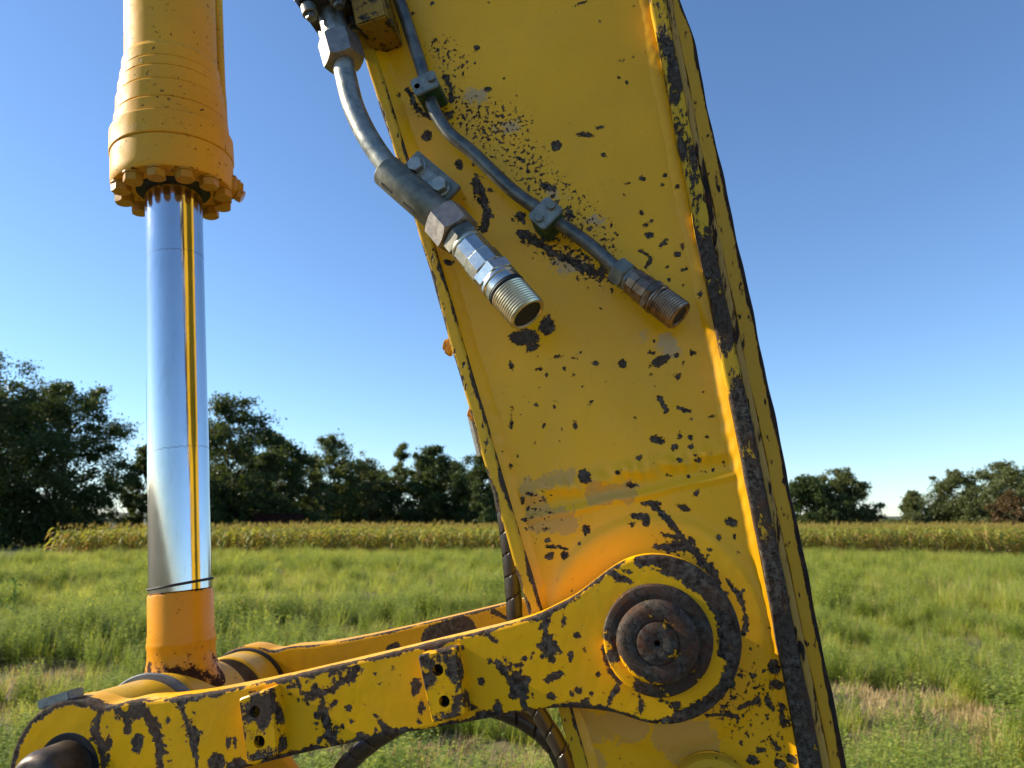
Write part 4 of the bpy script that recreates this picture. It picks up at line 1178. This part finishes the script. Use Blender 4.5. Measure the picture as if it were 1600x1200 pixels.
lp = thing('link_pin', (pinL[0], Y_LF, pinL[1]), 'bare brown steel pin end sticking out of the left boss', 'pin')
k2 = px2m(105, 1205, Y_LF)
lathe('pin_shaft', [(.0, .052), (.0, .0521), (.022, .0521), (.0265, .050), (.0305, .044), (.0325, .036), (.0325, -.42), (.01, -.4205)][::-1], frame((pinL[0], Y_LF, pinL[1]), (0, -1, 0)), M['brown_steel'], lp, 64)
lathe('bore_shadow_ring', [(.0335, .0005), (.0365, .0010), (.0400, .0009), (.0405, -.002)], frame((pinL[0], Y_LF, pinL[1]), (0, -1, 0)), M['hole'], lp, 64)  # ring painted black for the shadow round the pin

M['lowlink'] = chipped('lower_link_paint', (.66, .30, .006), const=5.0)
# ------------------------------------------------------------------ bucket cylinder
a0 = Vector((pinL[0], YM, pinL[1]))
a1 = P(272.5, 350, YM)
ax = (a1 - a0).normalized()
mc = frame(a0, ax, (0, 1, 0))
def hat(py):                    # height along the cylinder axis of a picture row
    lo_, hi_ = 0.0, 2.0
    for _ in range(40):
        m_ = (lo_ + hi_) / 2
        v = a0 + ax * m_ - CAM
        y = 600 - FPX * v.dot(_u) / v.dot(_f)
        if y > py: lo_ = m_
        else: hi_ = m_
    return lo_
cyl = thing('bucket_cylinder', a0, 'upright hydraulic cylinder with ochre barrel, chrome rod and orange rod end', 'hydraulic cylinder')
h_rod, h_gl = hat(917), hat(300)
RR = .0420
# rod end: painted neck flaring into a cross eye
neck = [(.066, .030), (.063, .046), (.056, .060), (.0505, .073), (.0482, .085), (.0478, .100), (.0490, .104), (.0488, .1085), (.0478, .112), (.0480, .1165), (.0470, .120), (.0470, h_rod - .010), (.0462, h_rod - .008), (.0455, h_rod - .006), (.03, h_rod - .006)]
neck = [(r_ * .93, h_) for r_, h_ in neck]
v, f = lathe_geo(neck, 72, mc)
vv = np.array(v)
hh = (vv - np.array(a0)) @ np.array(ax)
o = part('rod_neck', v, f, M['rodbase'], cyl, 40, {'wear': np.minimum(np.clip((hh - .073) * 90, -0.6, 4.5), np.clip((h_rod - .010 - hh) * 260 + 1.4, 0.2, 9) + 0 * hh)})
lathe('rod_eye', [(.045, -.058), (.070, -.0575), (.073, -.054), (.073, .054), (.070, .0575), (.045, .058)], frame(a0, (0, 1, 0)), M['rodend2'] if 'rodend2' in M else M['bush'], cyl, 64)
lathe('rod', [(RR - .001, h_rod - .0055), (RR, h_rod - .0045), (RR, h_gl + .05)], mc, M['chrome'], cyl, 128, 30)
# black wiper ring that has slid down, and two scuffed rings
def tilt_ring(name, h, r_, th, amp, mat, jit=0.0):
    pts = []
    for i in range(97):
        a = 2 * math.pi * i / 96
        pts.append(mc @ Vector((r_ * math.cos(a), r_ * math.sin(a), h + amp * math.cos(a - 0.4) + jit * math.sin(i * 2.3) * math.sin(i * .7))))
    return tube(name, pts, th, mat, cyl, 8)
tilt_ring('wiper_ring', h_rod + .004, RR + .0008, .0019, .003, M['black'])
tilt_ring('scuff_ring', hat(705), RR - .00025, .0004, .002, M['dark_steel'], .0022)
tilt_ring('scuff_ring', hat(405), RR - .00025, .0004, .001, M['dark_steel'], .0020)
H = hat
gl = [(.055, H(300) - .0005), (.0875, H(300)), (.0895, H(297)), (.0902, H(288)), (.0902, H(275)), (.0902, H(262)), (.0902, H(255))]
lathe('gland', gl + [(.09, H(254)), (.05, H(254))], mc, M['cyl'], cyl, 96, 30)
gland = bpy.data.objects['gland']
def cyl_wear(o, rings):
    v = np.empty(len(o.data.vertices) * 3); o.data.vertices.foreach_get('co', v)
    v = v.reshape(-1, 3); hh_ = (v - np.array(a0)) @ np.array(ax)
    d_ = np.min(np.abs(hh_[:, None] - np.array([H(y) for y in rings])[None, :]), axis=1) * 1000
    at_ = o.data.attributes.new('wear', 'FLOAT', 'POINT')
    at_.data.foreach_set('value', np.clip(1.9 + d_ * .5, 0, 3.6).astype(np.float32))
# the gland needs rows of vertices for its edge wear
cyl_wear(gland, [300, 254])
def stepped(sections):
    out = []
    for (r_, ya, yb) in sections:                 # each band ends in a small groove
        out += [(r_ - .0022, H(ya) + .0002), (r_ - .0006, H(ya) + .0012), (r_, H(ya) + .0026), (r_ - .0004, H(yb) - .0032), (r_ - .0014, H(yb) - .0012)]
    return out
ba = [(.05, H(253.5))] + stepped([(.0920, 253.2, 218), (.0858, 218, 196), (.0832, 196, 168), (.0800, 168, 146), (.0772, 146, 130), (.0743, 130, 110)]) + [(.0718, H(109)), (.0704, H(106)), (.0704, H(-60)), (.0704, H(-260)), (.05, H(-260))]
cyl_wear(lathe('barrel', ba, mc, M['cyl'], cyl, 96, 20), [253, 218, 196, 168, 146, 130, 110])
lathe('rod_seal', [(RR + .0006, H(300) - .003), (.0525, H(300) - .0028), (.0545, H(300) - .0005), (.0550, H(300) + .01)], mc, M['black'], cyl, 64)
bv, bf = [], []
v1, f1 = lathe_geo([(.0145, 0), (.0145, .0022), (.0135, .0028), (.005, .0028)], 28)
v2, f2 = hex_geo(.0142, .0125)
bv = v1 + [(x, y, z + .0029) for x, y, z in v2]
bf = f1 + [tuple(i + len(v1) for i in q) for q in f2]
bolt_me = mesh_data('bolt', bv, bf, M['bolt'], 28)
# direction from the cylinder towards the camera gives the bolts' starting angle as photographed
tow = (CAM - a1); tow -= ax * tow.dot(ax); tow.normalize()
side = ax.cross(tow).normalized()
for i in range(12):
    a = R(-18 + 30 * i)
    rad = tow * math.cos(a) + side * math.sin(a)
    if (rad - tow * math.cos(a)).dot(_r) * math.sin(a) < 0: rad = tow * math.cos(a) - side * math.sin(a)
    q = a0 + ax * (H(300) - .0002) + rad * .0748
    put('bolt', bolt_me, frame(q, -ax) @ Matrix.Rotation(i * 1.3, 4, 'Z'), gland)
# bleed port on the gland's right side and the oil pipe along the barrel
pr = a0 + ax * H(280) + (_r * .93 + Vector((0, .35, 0))).normalized() * .089
dirr = (_r * .93 + Vector((0, .35, 0))).normalized()
mpz = frame(pr, dirr)
pp = lathe('port_boss', [(.020, -.004), (.019, .004), (.014, .007), (.013, .011), (.010, .012), (.008, .016), (.0, .0165)], mpz, M['bolt'], cyl, 28)
hexa('port_plug', .011, .009, frame(pr + dirr * .007 - ax * .012, (dirr - ax * .5)), M['bolt'], pp)
dv = (_r * .60 + Vector((0, .8, 0))).normalized()
tube('oil_pipe', spline([a0 + ax * H(-260) + dv * .084, a0 + ax * H(60) + dv * .083, a0 + ax * H(130) + dv * .0845, a0 + ax * H(185) + dv * .085, a0 + ax * H(215) + dv * .081], 8), .0085, M['bush'], cyl, 16)
# bucket-side link hanging from the same pin, just reaching into the picture below the near bar
low = thing('lower_bucket_link', a0 + Vector((.1, .09, -.2)), 'orange bucket link hanging below the near link bar at the frame edge', 'excavator link')
q0, q1 = Vector((pinL[0], 0, pinL[1])), Vector(P(430, 1240, YM + .07)); q1.y = 0
dd = (q1 - q0).normalized(); nn = Vector((-dd.z, 0, dd.x))
A1 = [(q0 + nn * .05).xz[:], (q1 + nn * .045).xz[:], (q1 + dd * .3 + nn * .045).xz[:]]
B1 = [(q0 - nn * .05).xz[:], (q1 - nn * .045).xz[:], (q1 + dd * .3 - nn * .045).xz[:]]
plate('link_bar', A1, B1, 10, 40, YM + .0605, .022, M['lowlink'], low, .003)

# ------------------------------------------------------------------ large hydraulic pipe with its clamp and end fitting
def Pp(px, py, Y): return P(px, py, Y)
YP = 0.788
big = thing('hydraulic_pipe', P(604, 267, YP), 'thick grey steel pipe ending in a bright threaded coupling', 'hydraulic pipe', 'hydraulic pipes on the arm')
s0, s1 = P(604, 267, YP), P(700, 349, YP - .004)
tip = P(824, 491, YP - .034)
dbig = (tip - s1).normalized()
kb = px2m(700, 350, YP)
path = spline([P(536, 96, YP), P(540, 117, YP), P(552, 165, YP), P(573, 211, YP), P(604, 257, YP), P(640, 296, YP - .001), s1], 10)
path = path[:-1] + [s1, s1 + dbig * .02]
tube('pipe', path, .0136, M['zinc'], big, 28)
LB = (tip - s1).length
def onb(t): return frame(s1 + dbig * (LB * t), dbig, (0, 1, 0))
mb = onb(0.0) 
# axis lengths measured along the straight end
hexa('union_nut', .0275, .034, frame(s1 - dbig * .010, dbig, (0, 1, 0)), M['nut'], big, spin=.26)
hexa('adapter_hex', .0230, .0165, frame(s1 + dbig * .0255, dbig, (0, 1, 0)), M['zinc_dark'], big, spin=.1)
e0 = s1 + dbig * .0425
rem = (tip - e0).length
lathe('seat_ring', [(.012, -.002), (.0205, -.0015), (.0212, .001), (.0205, .0030), (.012, .0032)], frame(e0, dbig), M['brass'], big, 48)
def oct_prof(name, r_, h0, h1, mat, n=12, spin=0.0):
    v, f = lathe_geo([(r_ * .95, h0), (r_, h0 + .0008), (r_, h1 - .0008), (r_ * .95, h1)], n, frame(e0, dbig, (0, 1, 0)) @ Matrix.Rotation(spin, 4, 'Z'))
    return part(name, v, f, mat, big, 15)
oct_prof('coupling_body', .0208, .0032, rem * .225, M['bright'], 10, .2)
oct_prof('coupling_body', .0222, rem * .23, rem * .40, M['bright'], 10, .2)
oct_prof('coupling_hex', .0240, rem * .405, rem * .52, M['bright'], 6, .35)
lathe('coupling_collar', [(.015, rem * .52), (.0215, rem * .522), (.0228, rem * .54), (.0228, rem * .565), (.0212, rem * .575), (.0212, rem * .60), (.0225, rem * .61), (.0225, rem * .655), (.016, rem * .66)], frame(e0, dbig), M['bright'], big, 56)
lathe('o_ring', [(.0165, rem * .662), (.0222, rem * .664), (.0228, rem * .675), (.0222, rem * .690), (.0165, rem * .692)], frame(e0, dbig), M['black'], big, 56)
def thread_prof(r_, h0, h1, nth, dep, bore):
    pr_ = [(r_ * .8, h0)]
    for i in range(nth):
        a = h0 + (h1 - h0) * i / nth; w = (h1 - h0) / nth
        pr_ += [(r_ - dep, a + w * .02), (r_, a + w * .38), (r_, a + w * .62), (r_ - dep, a + w * .98)]
    pr_ += [(r_ - dep * .6, h1), (r_ - dep * 1.6, h1 + .0012), (bore + .0014, h1 + .0014), (bore, h1 + .0004), (bore * .93, h1 - .012), (bore * .6, h1 - .0122), (bore * .55, h1 - .03), (0, h1 - .0302)]
    return pr_
lathe('thread', thread_prof(.0222, rem * .695, rem, 11, .0010, .0172), frame(e0, dbig), M['brass'], big, 64, 25)
lathe('bore', [(.0169, rem - .0004), (.0155, rem - .0114), (.0, rem - .0113)], frame(e0, dbig), M['hole'], big, 40)  # black cup painting the shade inside the coupling's mouth
# top nut and the flanged joint above it
d_top = (P(536, 100, YP) - P(512, 18, YP)).normalized()
n0 = P(528, 62, YP)
hexa('union_nut', .0265, .0365, frame(n0, d_top, (0, 1, 0)), M['nut'], big, spin=.32)
lathe('joint_neck', [(.010, -.07), (.0165, -.07), (.0165, -.022), (.0180, -.012), (.0185, .0), (.01, .0005)], frame(n0, d_top), M['zinc'], big, 36)
fl = n0 - d_top * .041
mf = frame(fl, d_top, (0, 1, 0))
fbx = box('joint_flange', mf @ Matrix.Translation((0, 0, -.012)), (.030, .036, .0125), M['dark_steel'], big, .003)
for sx, sy in ((-.019, -.025), (.019, -.025), (-.019, .025), (.019, .025)):
    mq = mf @ Matrix.Translation((sx, sy, .001))
    v, f = lathe_geo([(.004, 0), (.0098, .0002), (.0098, .0115), (.0085, .0125), (.003, .0125)], 24)
    v2, f2 = hex_geo(.0068, .0060)
    vs = v + [(x, y, z + .0126) for x, y, z in v2]
    fs = f + [tuple(i + len(v) for i in q) for q in f2]
    part('flange_bolt', [tuple(mq @ Vector(q)) for q in vs], fs, M['zinc_dark'], fbx, 28)
hexa('hose_hex', .040, .05, frame(fl - d_top * .075 , d_top, (0, 1, 0)), M['zinc'], big, spin=.2)

# saddle clamp round the large pipe
cl = thing('pipe_clamp', P(690, 270, Y_AF), 'grey saddle clamp with two hexagon bolts holding the thick pipe', 'pipe clamp')
ca, cb = P(604, 267, YP), P(686, 338, YP - .003)
cd = (cb - ca).normalized()
LCl = (cb - ca).length
v, f = lathe_geo([(.0142, 0), (.0196, .0002), (.0202, .001), (.0202, LCl - .001), (.0196, LCl), (.0142, LCl + .0002)], 48, frame(ca, cd, (0, 1, 0)), True)
part('sleeve', v, f, M['zinc_dark'], cl, 35)
px_ = Vector((cd.z * -1, 0, cd.x)); px_ = px_ if px_.x > 0 else -px_            # in-plane, to the upper right
for s_ in (.20, .62):                    # two slots on the sleeve's lower left side, their shade painted as black boxes
    c_ = ca + cd * (LCl * (s_ + .05)) + (-px_ * .83 + Vector((0, -.55, 0))).normalized() * .0192
    box('slot_shade', frame(c_, (-px_ * .83 + Vector((0, -.55, 0))).normalized(), cd), (.0032, .0105, .0016), M['hole'], cl, .0012)
mid = (ca + cb) / 2 + px_ * .0275 + cd * .001
mpl = Matrix((cd, px_, cd.cross(px_))).transposed().to_4x4()
if (mpl @ Vector((0, 0, 1, 0)).to_4d() if False else cd.cross(px_)).y > 0:
    mpl = Matrix((cd, -px_, -cd.cross(px_))).transposed().to_4x4()
mpl.translation = mid + Vector((0, .006, 0))
box('foot', mpl @ Matrix.Translation((0, 0, 0)), (.038, .0165, .0035), M['zinc_dark'], cl, .0012)
box('foot_rib', mpl @ Matrix.Translation((0, 0, .004)) , (.0135, .0075, .0018), M['zinc'], cl, .0012)
box('base_block', mpl @ Matrix.Translation((.001, 0, -.0185)), (.036, .0155, .0150), M['bush'], cl, .001)
for t in (-.021, .021):
    mq = mpl @ Matrix.Translation((t, 0, .0036))
    bo = lathe('washer', [(.004, 0), (.0115, .0002), (.0115, .0020), (.0105, .0024), (.004, .0024)], mq, M['zinc'], cl, 32)
    hexa('bolt_head', .0098, .0092, mq @ Matrix.Translation((0, 0, .0025)), M['zinc'], cl, spin=.3 + t * 20)

# ------------------------------------------------------------------ small pipe with two block clamps
YS = 0.812
sm = thing('hydraulic_pipe', P(668, 135, YS), 'thin dark steel pipe ending in a rusty threaded fitting', 'hydraulic pipe', 'hydraulic pipes on the arm')
e_s = P(968, 424, YS - .002)
tip2 = P(1061, 493, YS - .020)
d2 = (tip2 - e_s).normalized()
path = spline([P(590, -90, YS), P(622, -5, YS), P(644, 60, YS), P(661, 113, YS), P(674, 160, YS), P(686, 186, YS), P(706, 212, YS), P(740, 240, YS), P(800, 297, YS), P(853, 335, YS), P(893, 362, YS), P(930, 390, YS), e_s], 8)
tube('pipe', path + [e_s + d2 * .01], .0082, M['pipe_dark'], sm, 24)
hexa('union_nut', .0168, .018, frame(e_s - d2 * .004, d2, (0, 1, 0)), M['zinc_dark'], sm, spin=.2)
hexa('adapter_hex', .0148, .0065, frame(e_s + d2 * .0135, d2, (0, 1, 0)), M['zinc_dark'], sm, spin=.5)
g0 = e_s + d2 * .0196
rm = (tip2 - g0).length
lathe('fitting_body', [(.008, 0), (.0150, .0003), (.0157, .001), (.0157, rm * .16), (.0148, rm * .17), (.0148, rm * .185), (.0166, rm * .19), (.0166, rm * .38), (.0157, rm * .39), (.008, rm * .392)], frame(g0, d2), M['coppery'], sm, 12, 15)
hexa('fitting_hex', .0196, rm * .12, frame(g0 + d2 * rm * .395, d2, (0, 1, 0)), M['coppery'], sm, spin=.15)
lathe('fitting_collar', [(.009, rm * .52), (.0180, rm * .522), (.0182, rm * .56), (.0169, rm * .575), (.0169, rm * .60), (.009, rm * .602)], frame(g0, d2), M['coppery'], sm, 44)
lathe('thread', thread_prof(.0174, rm * .605, rm, 9, .0008, .0108), frame(g0, d2), M['coppery'], sm, 56, 25)
lathe('bore', [(.0105, rm - .0002), (.0098, rm - .0114), (.0, rm - .0113)], frame(g0, d2), M['hole'], sm, 32)  # black cup painting the shade inside the fitting's mouth
def block_clamp(c, along, bolts, label, ln=(.0165, .0120)):
    p = P(*c, Y_AF - .046)
    t = thing('pipe_clamp', P(*c, Y_AF), label, 'pipe clamp', 'block clamps on the thin pipe')
    a = P(c[0] + along[0], c[1] + along[1], Y_AF - .046) - p
    a.normalize()
    bq = Vector((0, -1, 0)).cross(a).normalized()
    mm = Matrix((a, bq, a.cross(bq))).transposed().to_4x4()
    if a.cross(bq).y > 0: mm = Matrix((a, -bq, -a.cross(bq))).transposed().to_4x4()
    mm.translation = p
    def rounded(name, hx, hy, z0, z1, mat, rad=.005):
        bm = bmesh.new()
        pts = []
        for cx, cy, s in ((hx - rad, hy - rad, 0), (-hx + rad, hy - rad, 90), (-hx + rad, -hy + rad, 180), (hx - rad, -hy + rad, 270)):
            for i in range(6): pts.append((cx + rad * math.cos(R(s + 18 * i)), cy + rad * math.sin(R(s + 18 * i))))
        f_ = bm.faces.new([bm.verts.new((x, y, z1)) for x, y in pts])
        r_ = bmesh.ops.extrude_face_region(bm, geom=[f_])
        for v in [g for g in r_['geom'] if isinstance(g, bmesh.types.BMVert)]: v.co.z = z0
        bmesh.ops.recalc_face_normals(bm, faces=bm.faces)
        ed = [e for e in bm.edges if abs(e.verts[0].co.z - e.verts[1].co.z) < 1e-6]
        bmesh.ops.bevel(bm, geom=ed, offset=.0008, segments=2, affect='EDGES')
        vs = [tuple(mm @ v.co) for v in bm.verts]; fs = [tuple(v.index for v in q.verts) for q in bm.faces]
        bm.free()
        return part(name, vs, fs, mat, t, 30)
    hx, hy = ln
    rounded('clamp_plate', hx, hy, -.004, 0, M['clamp_plate'], .0048)
    rounded('clamp_body', hx * .97, hy * .97, -.0235, -.0042, M['green'], .004)
    rounded('clamp_body', hx * .97, hy * .97, -.0445, -.0238, M['green'], .004)
    for s, kind in bolts:
        mq = mm @ Matrix.Translation((s * hx * .60, 0, .0001))
        if kind: hexa('bolt_head', .0052, .0042, mq, M['zinc_dark'], t, spin=s)
        else: lathe('bolt_hole_shade', [(.0034, .0003), (.0, .0003)], mq, M['hole'], t, 20)  # flat black disc painted as the shade of an empty bolt hole
    return t
block_clamp((663, 129), (40, -19), ((-1, 0), (1, 1)), 'speckled clamp with green sides and one bolt missing, upper of two')
block_clamp((852, 332), (30, -31), ((-1, 1), (1, 1)), 'speckled clamp with green sides and both bolts, lower of two', (.0165, .0135))

# ------------------------------------------------------------------ spiral-wrapped hoses below the arm
def hose(pts, r_, label, pitch=.028):
    pa_ = spline(pts, 40)
    def rf(s, a):
        ph = (s / pitch - a / (2 * math.pi)) % 1.0
        return 1.0 + .05 * math.sin(ph * math.pi) - (.17 if ph < .07 else 0)
    o = tube('hydraulic_hose', pa_, r_, M['hose'], None, 32, rf, 35)
    tag(o, label, 'hose', 'spiral-wrapped hoses')
    return o
YH = YM - .02
hose([P(770, 700, YH), P(788, 800, YH), P(797, 870, YH), P(803, 940, YH), P(808, 1010, YH), P(822, 1080, YH), P(852, 1130, YH), P(878, 1175, YH), P(905, 1250, YH), P(930, 1330, YH)], .0102, 'black spiral-wrapped hose running down along the left edge of the arm')
hose([P(905, 1330, YM + .04), P(895, 1240, YM + .04), P(872, 1175, YM + .04), P(838, 1138, YM + .04), P(795, 1114, YM + .04), P(740, 1098, YM + .04), P(650, 1090, YM + .04)], .0125, 'thick brown-black wrapped hose arching under the link bar towards the arm')
hose([P(690, 1090, YM + .06), P(630, 1128, YM + .06), P(575, 1164, YM + .06), P(535, 1205, YM + .06), P(512, 1260, YM + .06), P(505, 1330, YM + .06)], .0128, 'black wrapped hose dropping to the left below the link bar')
